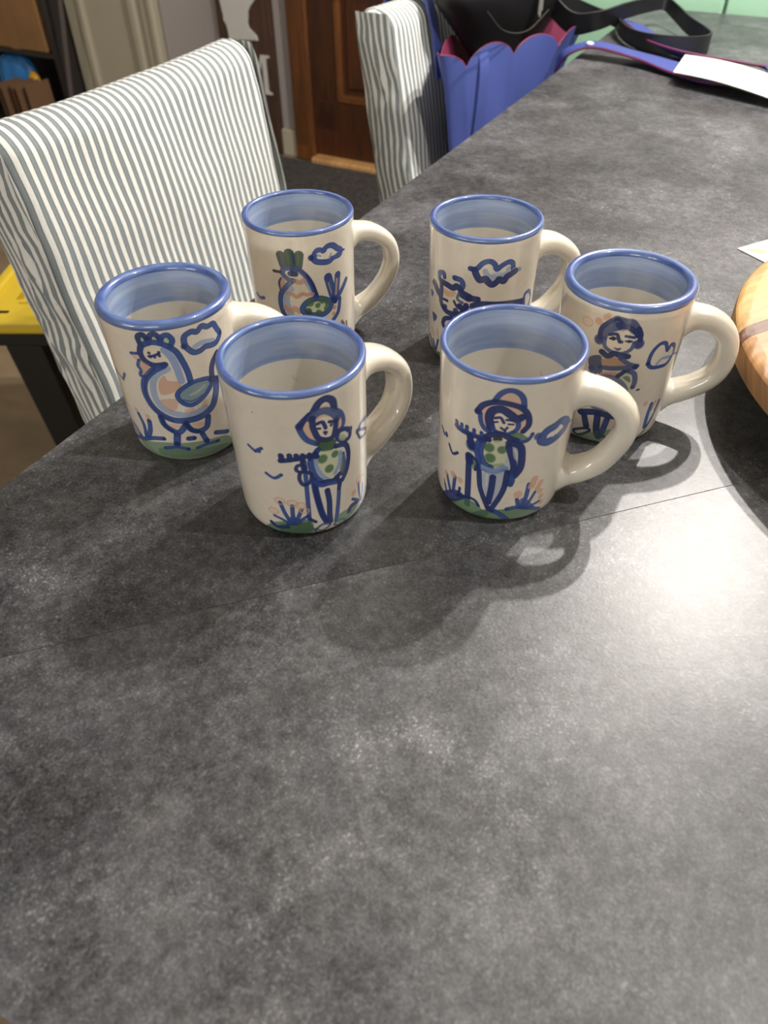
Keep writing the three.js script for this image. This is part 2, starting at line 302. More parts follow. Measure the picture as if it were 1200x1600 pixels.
const sleepyHen = (b) => {
  b.fill('cream', '-80.3,88.4 -74,91.6 -68.5,89.2 -67,81.7 -75,81.4 -80.3,83.3', 0.7);
  b.fill('mint', '-79.6,99.3 -76.8,99.1 -76.3,94.8 -79.5,94.3', 0.9);
  b.fill('mint', '-73.3,98.8 -70.2,99.4 -69.9,95.5 -73.5,95.2', 0.9);
  b.fill('mint', '-67.3,97.7 -63.8,97.6 -64.3,93.8 -67.7,94.2', 0.9);
  b.line('navy', 3.5, '-80.9,93.8 -81.3,98.8 -78,100.8 -76.2,97.7 -76,94.8');
  b.line('navy', 3.5, '-75.6,95.2 -74,99.9 -71,101.2 -68.7,98.2 -69,95.4');
  b.line('blue', 3.5, '-68.8,94.7 -67.4,98.8 -64,99.8 -61.9,95.9 -63.8,91.9');
  b.line('wash', 4.5, '-67.7,89.9 -64.6,84.3 -62.8,76.5 -61.9,66.4');
  b.line('navy', 4, '-80.4,93.5 -82.4,88.2 -81,82.8 -76,79.4 -69.2,79.7');
  b.line('blue', 3.9, '-80.5,93.1 -74.3,95.6 -67.5,93.8 -61.5,88.2 -58.7,80.2 -57,72.1 -56.5,64.3');
  b.line('wash', 4.5, '-68.6,76.6 -75.7,72.3 -79.7,65 -80.3,53.8 -76.2,46 -67.8,41.5 -60.1,40.1 -50.7,42.9', 0.8);
  b.fill('rose', '-75.6,66.8 -71.5,71.5 -70.3,68.3 -67.9,67.3 -62.6,65.7 -63.6,62 -69.7,58.4 -76.2,58.1', 0.75);
  b.fill('rose', '-77.3,53.3 -68.1,53.5 -68,47.3 -72.5,44.7 -75.7,48.5', 0.6);
  b.fill('rose', '-63.3,44.6 -57.9,45.3 -59.2,41.9 -63.7,42.6', 0.5);
  b.fill('rose', '-52,47.5 -48.9,48.7 -50.2,43.5 -52.8,42.8', 0.45);
  b.line('blue', 4.7, '-70.5,79 -77.6,75.2 -84,68.3 -86.8,59.1 -85.2,49.8 -80.4,42.7 -72.6,37.6 -63.5,36.2 -53.8,37.3 -45.6,42.3 -41.6,51.1 -40.2,58.4');
  b.line('navy', 1.5, '-76,76.8 -83.1,69.3 -86.4,59.2 -85.2,49.8 -80.5,42.3 -72.7,36.8', 0.6);
  b.fill('steel', '-65.6,56.8 -60.9,61.4 -53.8,64.2 -44.9,63.1 -43.3,59.2 -47.3,53.8 -53,49.5 -59.4,48.2 -64.7,51');
  b.line('mist', 1.8, '-58.1,55.2 -53.9,56.3 -48.5,59.1', 0.7);
  b.line('navy', 1.2, '-63.2,52.3 -58.3,50.4 -51.1,52.9', 0.5);
  b.loop('blue', 3.2, '-66.2,56.9 -61.5,61.6 -53.8,64.2 -44.9,63.1 -43.3,59.2 -47.3,53.8 -53,49.5 -59.5,47.4 -64.7,51');
  b.line('navy', 3.9, '-35.6,77.8 -39.9,73.2 -42,67.2 -42.2,61');
  b.line('navy', 4.2, '-43.3,61.5 -39.8,60.6');
  b.line('blue', 2.2, '-89,86.4 -84.5,87.1');
  b.fill('peach', '-88.5,84.9 -85.1,85 -86.5,82.5');
  b.line('blue', 2.4, '-84.5,82.3 -86.4,77.8 -84.9,75.1 -86.5,71 -83.5,70.1');
  b.fill('rose', '-84.5,81.2 -78.7,78.9 -83.3,72.3 -84.5,75.2', 0.7);
  b.line('navy', 1.8, '-77.5,85.7 -74.6,86.2 -71.2,87.6');
  b.dot('navy', 2.2, '-76.9,88.1');
  b.dot('navy', 2, '-76.6,85.3');
  b.dot('navy', 2, '-74.1,85.2');
  b.dot('navy', 2.2, '-71,88.5');
  b.dot('navy', 2.2, '-71.1,86.1');
  b.fill('peach', '-76,34.2 -68.1,33.1 -72.6,30.8', 0.7);
  b.fill('peach', '-61.5,32.8 -53.6,32.1 -56.7,28.9', 0.7);
  b.line('blue', 4.4, '-80.3,39.8 -79.5,34 -75.6,29.5 -70.6,27.3 -66,31.9 -64.9,34.3');
  b.line('blue', 4.2, '-65.3,33.6 -62.3,28.2 -57.2,26 -52.2,28.1 -50.2,35.1');
  b.line('navy', 2.2, '-80.2,40.2 -79,33.1 -74.5,28.2');
  b.line('navy', 2.2, '-65,33.5 -62.4,27.8 -57.3,25.2');
  b.fill('leaf', '-105.3,11.9 -85.7,17.6 -71,18 -50,16.6 -37.9,12.8 -35.3,1.8 -53.2,2.8 -73.1,2.5 -95.3,-1.9 -103,5.3', 0.75);
  b.fill('pine', '-87.2,12.1 -65.2,12.2 -39.4,7.1 -53.2,4.3 -73.8,4.9 -87.6,6', 0.35);
  b.line('blue', 4.9, '-72.3,25.6 -74.1,17.1');
  b.line('blue', 2.7, '-83.3,13.2 -74.5,14.8 -67.2,12.5');
  b.line('blue', 3.7, '-56.2,23.5 -54.2,16');
  b.line('blue', 2.5, '-61.3,12.5 -54.2,13.7 -46.2,13.1');
  b.dot('navy', 4, '-73.9,17.6');
  b.dot('navy', 3.9, '-54.1,16.9');
  b.dot('navy', 2.9, '-67.3,12.5');
  b.dot('navy', 2.4, '-47,13.3');
  b.line('blue', 3.7, '-65.6,21.4 -62.2,21.2');
  b.dot('navy', 2.5, '-61.8,21.1');
  b.line('blue', 2.4, '-119.9,27.1 -107.5,22.5 -102.9,16.9');
  b.line('blue', 2, '-119.9,22 -109.4,17.8 -102.4,15.3');
  b.line('blue', 3.2, '-98.6,37.7 -96.2,28.8 -97.4,19.5');
  b.line('blue', 3.9, '-90.1,34.4 -91.3,27.1 -95.1,19.1');
  b.line('blue', 3.4, '-119.1,9.3 -102.7,14.7 -90.8,19.8 -82.4,21.4');
  b.dot('navy', 2.5, '-82.5,21.2');
  b.dot('peach', 3, '-110.7,38.8');
  b.dot('peach', 3.9, '-99.6,40');
  b.dot('peach', 4.2, '-90.4,37.7');
  b.line('blue', 3.4, '-47,20.6 -38.2,16.7');
  b.fill('white', '-50.8,96.1 -44.3,98.4 -35.5,96.2 -34.5,87.7 -44.9,87.4 -49.6,87.8', 0.5);
  b.line('wash', 3.4, '-49.6,88.1 -44.6,89.1 -37.3,87.2', 0.8);
  b.loop('blue', 3.9, '-55.4,91.1 -54.7,96.7 -50.3,98.7 -46.9,97.5 -43.4,99.8 -39.6,98 -35.2,97.8 -32.6,92.9 -31,88.8 -34.7,84.8 -39,84.7 -43.1,85.5 -46.9,84.2 -50.9,84.4 -53.6,87.3');
  b.dot('navy', 3.9, '-56.1,90.2');
  b.dot('navy', 2.9, '-30.4,89.2');
  b.line('blue', 1.8, '-112.1,65.1 -104.4,61.5');
  b.line('blue', 2.2, '-103.8,62.8 -100.5,67.7');
  b.line('leaf', 2.5, '-114,4.3 -107.4,-4.9 -85.2,-1.8 -67.7,-0.6 -50.7,-0.2 -36.5,4.1', 0.85);
};
const rakeFarmer = (b) => {
  b.fill('peach', '-81.8,85 -77.8,92.1 -74,95 -69.2,96 -60.2,91.5 -56.6,82.5 -59.2,78 -65.9,74.5 -73.3,73.8 -78.9,77.3', 0.8);
  b.fill('cream', '-73,94.7 -69.1,98.5 -63.6,96.3 -62.1,91.8', 0.7);
  b.fill('peach', '-71.9,95.6 -68.6,97.6 -64.2,95.9 -62.6,92.7', 0.4);
  b.fill('white', '-73.5,87.1 -70.7,89.5 -67.4,89.3 -64.1,86.3 -62.6,81 -65.3,76.2 -69.3,76.2 -72.9,79.8', 0.9);
  b.line('navy', 4.4, '-74.3,94.7 -71.1,99.8 -66.8,101.1 -63.3,98 -62.6,93');
  b.line('blue', 3.5, '-76.1,93.6 -80.5,89.4 -82.4,86.4 -81.6,81.7 -78.9,76.6 -73.9,73');
  b.dot('navy', 4.7, '-82.4,86.4');
  b.line('navy', 3, '-76.6,93.7 -79.1,91 -81.1,87.5');
  b.line('blue', 2.7, '-61.5,91.5 -58.1,87.6 -56.7,81.9 -57.9,77.9 -60.9,76.8');
  b.line('slate', 4.7, '-75.9,90.4 -72.6,93.3 -67.7,93.5 -62.8,89.5 -61.1,85.5');
  b.line('navy', 3.5, '-75.1,90.8 -75.4,85.7 -74.4,80.9 -72.6,76.3 -68.3,73.8 -64.2,74.4 -62.4,79.5 -61.8,83.9');
  b.line('navy', 2.3, '-73,86.4 -70.1,86.7 -68.8,84 -68.3,82');
  b.line('navy', 2.1, '-66,85.4 -62.9,84.1');
  b.line('ink', 1.5, '-72.6,83.1 -71.4,82.6');
  b.dot('ink', 2.1, '-64.9,82.7');
  b.fill('ink', '-69.9,80.1 -67.3,79.2 -68.6,77.2');
  b.fill('pine', '-73.6,72.6 -70.5,74.3 -63.6,72.1 -62.9,67.6 -66.4,65.1 -72.1,67.3', 0.95);
  b.fill('green', '-69.6,71.2 -65.6,70.2 -66.4,66.4 -69.8,67.8', 0.8);
  b.loop('navy', 3, '-61.5,71.7 -60,75.7 -56.2,75.6 -52.5,72.8 -52.7,68.1 -56.5,67.6');
  b.fill('mint', '-60.4,72.5 -58.1,72.9 -55.3,70 -56.5,68 -59.6,69.5');
  b.line('navy', 2, '-54.1,73 -51,73.5 -52.2,69.8');
  b.fill('pale', '-75.6,63.5 -72.1,66.6 -60.2,62.7 -60,52.6 -65,46.5 -69.3,46.2 -74,54.5', 0.9);
  b.dot('green', 6.2, '-71.3,61.1');
  b.dot('green', 4.9, '-63.6,61.5');
  b.dot('green', 5.9, '-67.7,52.5');
  b.line('blue', 3.8, '-73.6,68.5 -77.9,61.9 -77.8,54.8 -75.5,48 -70.8,41.9');
  b.line('wash', 2.3, '-75.3,63.4 -75,56.2 -72.1,48.7 -69.4,45.5');
  b.line('navy', 3.6, '-74.7,43.7 -70.1,43.5 -65.2,42.8 -61.4,45.3');
  b.line('navy', 3.5, '-62.7,66.8 -56.6,64.9 -54.2,59.2 -54.5,50.8 -56.4,44.6 -59.6,39.8');
  b.fill('pine', '-58.4,57.4 -56.5,50.6 -58.7,43.1 -61,46.6 -59.7,52.4', 0.7);
  b.line('wash', 2.6, '-60,61.2 -61,53.2 -64.3,47.6');
  b.line('slate', 2.1, '-57.9,59.3 -57.2,51 -59.4,44.2');
  b.line('navy', 3.3, '-94.8,62.4 -87.7,63.7 -80.3,65.2 -74.5,63.8');
  b.line('navy', 3.5, '-94.1,66.4 -93.9,63.3');
  b.line('navy', 3.3, '-89.4,66.7 -89.3,63.5');
  b.line('navy', 3.2, '-85.7,66.6 -85.5,63.8');
  b.line('navy', 2.9, '-82.3,66.6 -82.5,62.1');
  b.line('navy', 2.7, '-78.5,66.6 -78.4,63.1');
  b.line('navy', 3, '-75.1,66.5 -74.5,63.8');
  b.line('blue', 2.7, '-81.7,61.9 -81.7,50.5 -81.9,35.6 -82.1,14');
  b.line('navy', 2.6, '-82.9,62.1 -82.6,56.4');
  b.loop('navy', 2.3, '-85.5,59.2 -86.6,56 -84.3,54.4 -81.6,55.5 -82.1,58.8');
  b.loop('navy', 2.4, '-84.4,53.7 -85.3,48.7 -83.3,44.4 -79.6,46.1 -78.4,51.3 -81.1,54');
  b.line('blue', 4.1, '-77.3,47.4 -76.8,38.3 -75.7,28.7 -74,18.6 -71.6,11.4');
  b.line('navy', 2.7, '-77.3,47.4 -76.8,38.3 -75.7,28.7 -74,18.6 -71.6,11.4');
  b.line('navy', 3.6, '-69.9,36.7 -69.1,27.8 -69.4,17.5 -69.1,10.3');
  b.line('blue', 2.9, '-61.7,39.5 -62.7,28.6 -64.1,17.4 -65.4,9.3');
  b.line('blue', 3.3, '-78.1,47.6 -73.7,42.2 -67.8,41.4 -61.3,39.7');
  b.line('navy', 2.9, '-63.8,44.4 -61.4,38.6 -62.3,34.5');
  b.loop('slate', 1.8, '-69.4,8.2 -74.4,9.9 -79.2,5.6 -76.9,2.4 -71.9,5.4');
  b.loop('slate', 1.8, '-66.7,6.6 -61.8,8.4 -57.9,5 -60.7,2.5');
  b.fill('leaf', '-110.4,5.7 -104.7,11.4 -90.5,16.2 -81.3,14.7 -80.5,4.3 -85,-2.2 -92,-3.1 -105.5,-4.3 -116.3,-4.9', 0.9);
  b.fill('navy', '-96.4,11.3 -94.2,17.5 -91.9,19.4 -89.2,17.1 -87.2,14.5 -89.7,12', 0.7);
  b.fill('pine', '-102.4,8.8 -90.7,14.5 -81.5,12.2 -82.6,4.8 -95.3,-0.9', 0.55);
  b.line('pine', 2, '-80,7.4 -67.6,-0.8 -57.6,-2.6', 0.6);
  b.line('navy', 3, '-106.8,10.9 -103.3,7.9 -96,9.6');
  b.line('blue', 2, '-103.8,17.6 -98.3,15.5 -94.4,12.5');
  b.line('blue', 2.7, '-98.6,29.9 -96.7,22 -93.2,12.6');
  b.line('blue', 2.7, '-91.4,27.9 -91.8,20.3 -91.4,12.8');
  b.line('blue', 2.6, '-86.2,25.1 -88.5,18.8 -91.1,12.8');
  b.line('blue', 2.3, '-83,19.2 -87,16.2 -90.8,12.8');
  b.line('navy', 2.3, '-81.8,16.5 -78.5,13.4');
  b.dot('navy', 2.3, '-98.6,29.9');
  b.dot('navy', 2.1, '-91.4,27.9');
  b.dot('navy', 2.1, '-86.2,25.1');
  b.dot('navy', 2, '-82.7,19.3');
  b.ring('peach', 3.3, '-98.8,31');
  b.ring('peach', 3.2, '-91.1,30');
  b.ring('peach', 3.2, '-103.9,21.5');
  b.ring('peach', 3, '-86.5,28.3');
  b.ring('peach', 2.7, '-84.5,23.8');
  b.fill('leaf', '-62.8,13.3 -53.8,13.2 -36.4,5.5 -32.6,4 -39.6,4 -37.2,-8.5 -53.7,-3.7 -64.2,7.1', 0.75);
  b.line('navy', 3.5, '-55.1,11.2 -52.9,14.2 -43.9,12');
  b.line('blue', 2, '-52,19.2 -45.1,13');
  b.line('blue', 2.1, '-45.3,27.6 -44.6,19.2 -43.2,13.1');
  b.line('blue', 2, '-39.7,22.7 -40.4,15.7 -42.5,11.7');
  b.line('blue', 2, '-34.7,15.6 -37.6,10.8 -41.7,10.2');
  b.dot('peach', 4.7, '-50.4,23.3');
  b.ring('peach', 3, '-44.9,30');
  b.ring('peach', 3, '-40.3,27.5');
  b.line('blue', 3, '-26.9,65 -38.9,69.7 -44.2,66.6');
  b.loop('navy', 2.1, '-44.2,67.2 -44.8,64.9 -41.3,59.6 -33.4,56.5 -24.5,54');
  b.line('blue', 2.3, '-26.9,65.6 -24.6,58.3 -27.7,55.7');
  b.line('blue', 2.2, '-114.2,67.9 -109.8,65.4');
  b.dot('navy', 3.3, '-107.4,66.7');
  b.line('blue', 2.2, '-109.8,65.4 -105.1,69.2');
  b.line('blue', 2.2, '-104.7,51.1 -100,48.7 -95.4,52');
  b.dot('ink', 0.8, '-107.1,93.4');
  b.line('pale', 0.3, '-99.3,99.7 -88.4,99.1', 0.5);
  b.line('leaf', 4.2, '-110.5,4 -101.2,-1.6 -88.1,-1.2 -77.9,-1.6', 0.85);
  b.line('leaf', 3.6, '-77.9,-1.6 -64.3,-2.7 -50.5,-4.6', 0.7);
};
const plumedHen = (b) => {
  b.line('pine', 6.8, '-88.7,90.7 -87.1,83.4');
  b.line('pine', 7.3, '-82.4,92.5 -82,83.1');
  b.line('pine', 6.8, '-75.5,91.1 -77,82.7');
  b.line('leaf', 1.9, '-82.8,91.1 -82.1,85.1', 0.25);
  b.line('leaf', 1.9, '-76,90.5 -77.2,84.4', 0.25);
  b.line('navy', 1.7, '-90.1,91.8 -89.5,85.2 -88,81.3');
  b.line('navy', 1.7, '-79.8,93.2 -79.3,85.2');
  b.line('wash', 3.8, '-72.8,72.5 -69.5,65.8 -67.3,59', 0.8);
  b.line('wash', 5.2, '-83.8,64.8 -87.5,58 -87.4,49.3 -84.2,39.8', 0.8);
  b.line('blue', 4, '-77.2,80.7 -72,75.2 -68,67.7 -65.1,57.2');
  b.line('navy', 1.9, '-76.5,81 -71.3,75.1 -67.1,66.9 -64.5,56.4');
  b.fill('white', '-85.7,77.7 -82.3,79.6 -78.1,76.9 -79.7,74.1 -84.1,74.3', 0.9);
  b.line('blue', 3.8, '-76.6,80 -82.8,81.3 -87.8,79.9 -88.5,76.4 -85,72.5 -80.9,71.3');
  b.line('blue', 4, '-81.8,71.3 -86.6,66.7 -91.4,60.4 -92.9,52.1 -91.5,44.2 -88.5,39');
  b.line('navy', 4.2, '-82.9,76.8 -79.1,76.6');
  b.dot('navy', 3.5, '-81.8,78.3');
  b.line('navy', 1.7, '-90.3,72.6 -92.2,68.8 -91.7,63.6');
  b.fill('rose', '-90.4,71.9 -87,72.4 -89.4,65.7 -91.7,64', 0.7);
  b.line('soot', 2.3, '-95.5,77.7 -90.3,77.5');
  b.line('rose', 3.7, '-79.9,71.3 -76.8,69.9 -73.2,71.1', 0.8);
  b.line('rose', 3.1, '-86.8,61 -82.9,60.2 -79.8,58.1 -75.7,60.6 -71.9,59.6 -67.9,59.9', 0.8);
  b.line('rose', 4, '-89.5,49 -84.9,46.5 -82,48.6 -78.9,46', 0.8);
  b.line('rose', 3.1, '-71.6,41.1 -73.5,39', 0.8);
  b.line('rose', 3.1, '-65.2,40.2 -62.3,36.5', 0.8);
  b.fill('pale', '-74.7,48.9 -69.7,53.6 -62.9,54.6 -55.9,50.6 -54.6,46.5 -60.1,42.8 -67.8,42.9 -73.7,45.1');
  b.loop('blue', 4.7, '-76,48.9 -71,54.4 -62.8,55.3 -55.1,51.1 -53.8,46.3 -59.4,41.9 -67.8,42.2 -74.4,44.4');
  b.dot('green', 6.6, '-70.4,52.9');
  b.dot('green', 6.4, '-60.8,53.7');
  b.dot('green', 4.9, '-56.7,50');
  b.dot('green', 4.4, '-64.6,49.8');
  b.dot('pine', 5.8, '-72.1,45.8');
  b.dot('green', 5.2, '-64.3,43.6');
  b.dot('green', 4.4, '-58,46');
  b.line('blue', 6.8, '-55.1,70.6 -52.6,59.8 -50.6,51.9');
  b.line('slate', 2.3, '-55.3,67.8 -52.4,56.9');
  b.line('peach', 1, '-55,66.3 -52.8,57', 0.7);
  b.line('blue', 5.8, '-46.3,69.8 -48.2,58.3 -50.3,50.6');
  b.line('peach', 1.9, '-47.3,66.6 -48.8,54.9', 0.8);
  b.line('blue', 4.2, '-36.9,62.4 -42.7,56.2 -48.6,50.8');
  b.line('slate', 1.4, '-39.3,59.9 -43.8,54.4');
  b.line('navy', 3.5, '-51.9,52.3 -49.5,48.9');
  b.line('blue', 3.5, '-45,49.8 -47.4,39.4 -54.5,32.8');
  b.dot('rose', 4, '-50.6,44.4');
  b.dot('rose', 3.5, '-51.8,39.4');
  b.loop('blue', 4.5, '-65.3,88.1 -62.4,92.9 -57.8,92.2 -54.2,94.3 -49.7,93.8 -45.7,90.3 -42.2,87.7 -43.7,84.9 -49.3,84.8 -54.1,82.8 -61,83.9 -64.2,85.5');
  b.dot('navy', 4.5, '-67.2,88.3');
  b.line('blue', 1.7, '-41.2,87.3 -38.3,86.7');
  b.fill('white', '-62.9,90.6 -59.9,91 -58.4,87.7 -60.2,86.4', 0.9);
  b.fill('white', '-55,91.8 -51.3,92.1 -47.2,86.8 -53.8,86.8', 0.9);
  b.line('wash', 1.7, '-62,89.5 -60.1,88.4');
  b.line('wash', 1.6, '-53.2,85.3 -51.5,88.2');
  b.line('blue', 2.6, '-119,51.7 -113.9,50.2 -108.9,52.1');
  b.line('brown', 3, '-43.6,29.4 -42.3,23.3');
  b.line('brown', 2.4, '-38.4,27 -37.5,18.7');
  b.line('brown', 2.1, '-31.7,17.3 -33.6,14.2');
  b.line('navy', 1.2, '-41.5,27.7 -40.7,21');
  b.line('rose', 1.7, '-45.2,27 -43.4,23', 0.7);
};
const hornedCow = (b) => {
  b.line('wash', 3.7, '-76,84.6 -74.8,82.1 -70.9,79.3 -69,81.2 -65,81.7 -61.4,81.2 -59.3,85.3', 0.8);
  b.fill('white', '-75.6,87.6 -71.1,89 -67.9,83.8 -63.3,85.5 -60,87.9 -61.6,83 -69.1,81.6', 0.4);
  b.line('blue', 3.9, '-86.4,85.5 -82,85.8 -77.8,90.5 -73.3,91.9 -69.8,89.7 -67.8,85.8 -64.3,88.4 -59.5,90.4 -56.4,88.7 -55.7,84.9');
  b.line('wash', 3.2, '-54.9,83.6 -49.8,82.7');
  b.line('navy', 5, '-83.3,84.8 -81.7,80.9 -79.1,77.5 -75.5,78.6 -73.7,76.5 -70.1,74.1 -66.8,76.3 -65.6,77.8 -61.9,76.1 -60,79.1 -57.6,80.3 -53.5,82.2');
  b.line('blue', 3.9, '-111.9,70.1 -112.6,74.4 -108,76.2 -107.1,73.5');
  b.line('blue', 4.3, '-97.8,75.7 -92.9,75.3 -91.1,72 -92.3,67.9');
  b.fill('cream', '-109.5,67.2 -99.2,67.1 -91.1,63.1 -89,51.9 -95.7,46.2 -105.6,47.6 -109,55.7', 0.6);
  b.fill('peach', '-108.3,63.8 -102.5,63.7 -96.7,65.2 -98.1,60.9 -105.1,59.6', 0.85);
  b.line('navy', 4.7, '-110.7,69.1 -103.7,68.3 -99.2,67.5 -95.3,69.8 -92.5,67.1');
  b.line('navy', 4.3, '-110.1,67.8 -109.8,60.9 -110.2,52.9 -105.3,47.2 -97.4,46.5 -92.6,47.8 -88.6,51.2 -87.8,56.1');
  b.line('navy', 6.2, '-119,63.9 -113.9,59.2');
  b.line('navy', 1.9, '-122.4,63 -115.1,58.6 -112.5,55.8');
  b.line('navy', 2.2, '-107.5,55.6 -104,55.7');
  b.dot('navy', 4.1, '-105.2,50.1');
  b.dot('navy', 2.4, '-103.5,55.5');
  b.dot('navy', 5, '-95.7,49.7');
  b.line('navy', 2.1, '-97.5,57.2 -94.9,53.6 -91.7,52.4');
  b.line('navy', 4.7, '-92.6,54.6 -89.7,51.7');
  b.line('navy', 1.5, '-87.7,54.1 -85.5,54.9');
  b.line('navy', 6.5, '-90.5,64.4 -86,62.6');
  b.line('navy', 4.9, '-86,62.6 -79.7,62');
  b.line('slate', 2.2, '-93.5,64.9 -94.8,59.9 -90.8,57.8');
  b.line('navy', 5.6, '-82.4,56.5 -76.6,58.2 -66,57.5 -54.4,56.6 -42.3,54.7');
  b.line('slate', 3.2, '-80.5,54.7 -65.1,55 -46.8,53.5');
  b.line('blue', 3.2, '-39.6,50.5 -40.3,59 -34.6,60.2 -29.8,53.7 -31.9,46.3');
  b.line('navy', 3.7, '-98.9,42.7 -105.2,40 -107,34.7 -103.3,31.2');
  b.fill('blue', '-125.8,55.5 -120.4,55.3 -123.7,50.1');
  b.fill('blue', '-121.8,38.4 -114.5,37.9 -118.7,31.6');
  b.line('navy', 2.8, '-126.1,15.7 -118.9,6.3');
  b.line('blue', 2.6, '-119.6,14.9 -116.4,7.7');
  b.line('blue', 2.4, '-112.2,17.9 -115,8.5');
  b.line('leaf', 5.6, '-121.2,4 -111.8,4.5', 0.85);
  b.line('peach', 2.2, '-136.2,16.1 -128.6,15.2', 0.8);
  b.line('peach', 2.2, '-122,24.9 -117.9,20.2', 0.8);
  b.line('peach', 2.2, '-113.7,26.6 -112.2,20.5', 0.8);
  b.line('navy', 4.7, '-79,53.3 -79.5,40.4 -77.2,29');
  b.line('navy', 4.7, '-48.6,52.6 -43.4,34.5 -43.4,22.7');
  b.line('navy', 3.7, '-93.3,46 -85.8,36.3 -82.9,25.9');
  b.line('leaf', 6.5, '-111.8,4.5 -88.1,4.3 -54.8,2.9 -24.7,4', 0.85);
};
const hatFarmer = (b) => {
  b.fill('peach', '-74.4,82.6 -69.5,90.3 -60,91.9 -52.3,89.8 -48,83.1 -47.9,74.7 -50.3,72.4 -67.2,70.6 -72.4,75', 0.8);
  b.fill('peach', '-65.8,93.3 -63.1,98.2 -58.4,100.4 -54,98.6 -51.3,91.4', 0.75);
  b.fill('white', '-66.7,80.1 -63.2,84.9 -58,84 -54.7,80 -54.5,75 -59.4,72 -64.1,73.5', 0.9);
  b.line('blue', 3.3, '-66.6,93.1 -63.8,98.4 -59.7,101 -55.4,100.1 -52.1,96.2 -50.9,90.6');
  b.line('navy', 3.6, '-75.8,83 -72.7,88.5 -66.4,92.2 -59.5,92.3 -52.3,89.8 -48.2,84.7 -47,78 -49.5,73.6');
  b.line('blue', 2.9, '-74,82.7 -73.3,77.2 -70.8,72.9 -68,71.4');
  b.dot('navy', 4, '-75.7,83.1');
  b.line('navy', 5.1, '-67.4,74.8 -68.8,81.1 -67.2,86.3 -62.5,88.1 -57.8,85.2 -54,82.1 -51.5,83.3');
  b.line('blue', 2.9, '-53.2,80.9 -52.7,76.3 -54.9,72.6');
  b.line('navy', 1.8, '-65.5,81.6 -62.6,82.4 -60.6,79.2');
  b.line('navy', 1.6, '-59.3,81.4 -55.8,81.2');
  b.line('ink', 1.3, '-65.9,78.7 -64,79.3');
  b.line('ink', 1.3, '-58,78.5 -55.4,78.5');
  b.line('navy', 1.5, '-61.8,75.5 -59.8,74.3 -58.4,76.1');
  b.line('navy', 1.3, '-59.7,73.8 -59.2,73.3');
  b.line('blue', 2.4, '-67.4,76.5 -64.7,72.9 -59.3,71.3 -55,73.3');
  b.fill('leaf', '-56.7,70.7 -52.3,72.9 -47.3,69.5 -44.8,66.6 -49.5,65.4 -54.3,66.9', 0.95);
  b.line('navy', 4, '-69.7,67.3 -64.6,70.8 -60.6,71.1 -56.5,68.9 -52.3,66.9');
  b.line('blue', 2.4, '-52.3,66.4 -47.5,66.1 -44.8,68.7 -43.9,71.1');
  b.fill('soot', '-65.4,67.2 -63.1,69.7 -60.5,68.6 -61.1,65.7 -64,64.9');
  b.fill('pale', '-69.7,58.5 -68.1,64.3 -59.5,66.1 -56.5,59.3 -56.7,51.2 -61.1,47 -66.8,48.5', 0.95);
  b.line('blue', 4.2, '-70.9,64.3 -72.1,55.9 -69.7,48.5 -65.2,45.7');
  b.line('sea', 4, '-69.7,43.9 -63.5,42.9 -56.9,46.2');
  b.line('wash', 2.7, '-69.4,45 -63.6,44.2 -57.7,47.5', 0.8);
  b.line('green', 2.7, '-66.6,46.7 -58.5,48.8', 0.35);
  b.dot('green', 6.5, '-67.1,60.2');
  b.dot('green', 5.6, '-59.8,59.9');
  b.dot('green', 6.9, '-66,52.7');
  b.fill('wash', '-59.1,65.3 -56.5,62.9 -53.3,51.3 -54,44.9 -57.7,47.5 -56.5,55.7', 0.5);
  b.fill('blue', '-54.8,65.6 -49.2,62.8 -47.5,46.4 -51.5,41.1 -54.8,52.2', 0.5);
  b.line('navy', 4.4, '-56.1,65.5 -49.8,62.8 -47.9,53.7 -48.1,45.5 -51,40.1');
  b.line('navy', 3.8, '-56.5,62.9 -53.6,54.1 -51.9,47.6 -52.9,42.1');
  b.fill('white', '-53.7,61.2 -51.1,59.4 -50.5,52.2 -52.7,54.9', 0.6);
  b.line('blue', 3.6, '-53.8,43 -51.8,37.3 -52.4,33.5');
  b.dot('blue', 5.3, '-53.6,35.5');
  b.dot('blue', 8.4, '-77.5,57.9');
  b.line('navy', 2.2, '-80.1,59.5 -75.5,56.3');
  b.line('blue', 4, '-72.6,63.7 -74.4,56.8 -72.7,50.2 -73,43.6');
  b.fill('leaf', '-76.2,50.5 -72.9,47.4 -73.3,42.6 -75.8,41.5', 0.9);
  b.line('navy', 1.8, '-76.6,50.4 -72.8,46.5 -74.3,40.7');
  b.line('navy', 3.6, '-89.1,66.4 -84.7,65.4 -78.4,65.6 -72.4,65.6 -67.8,65.7');
  b.line('navy', 2.9, '-89.2,69.5 -88,65.3');
  b.line('blue', 2.7, '-85.2,69.5 -85.5,65');
  b.line('blue', 2.7, '-81.5,69.7 -81.7,65.8');
  b.line('blue', 2.5, '-76.8,69.6 -76.8,65');
  b.line('blue', 2.4, '-72.3,69.4 -72.1,66');
  b.line('navy', 4.7, '-79.1,63.5 -77.9,57');
  b.line('blue', 5.8, '-78.6,49.4 -78.3,45.9');
  b.line('navy', 4.2, '-78.6,49.4 -78.5,40.2 -78,26 -77.8,10.8');
  b.fill('wash', '-69.4,40.3 -57.3,43.3 -58,29.4 -62.7,16.7 -67.3,27.5', 0.6);
  b.line('navy', 3.3, '-71.7,41.3 -70.3,29.4 -67.3,20.5 -63.6,11.7');
  b.line('navy', 3.5, '-55.2,43.5 -55.8,31.5 -58.1,22.5 -62.3,12');
  b.line('navy', 4, '-63.1,38.7 -63.3,28.6 -64.3,17.8');
  b.line('white', 0.9, '-66.8,40.1 -66.4,30.7', 0.6);
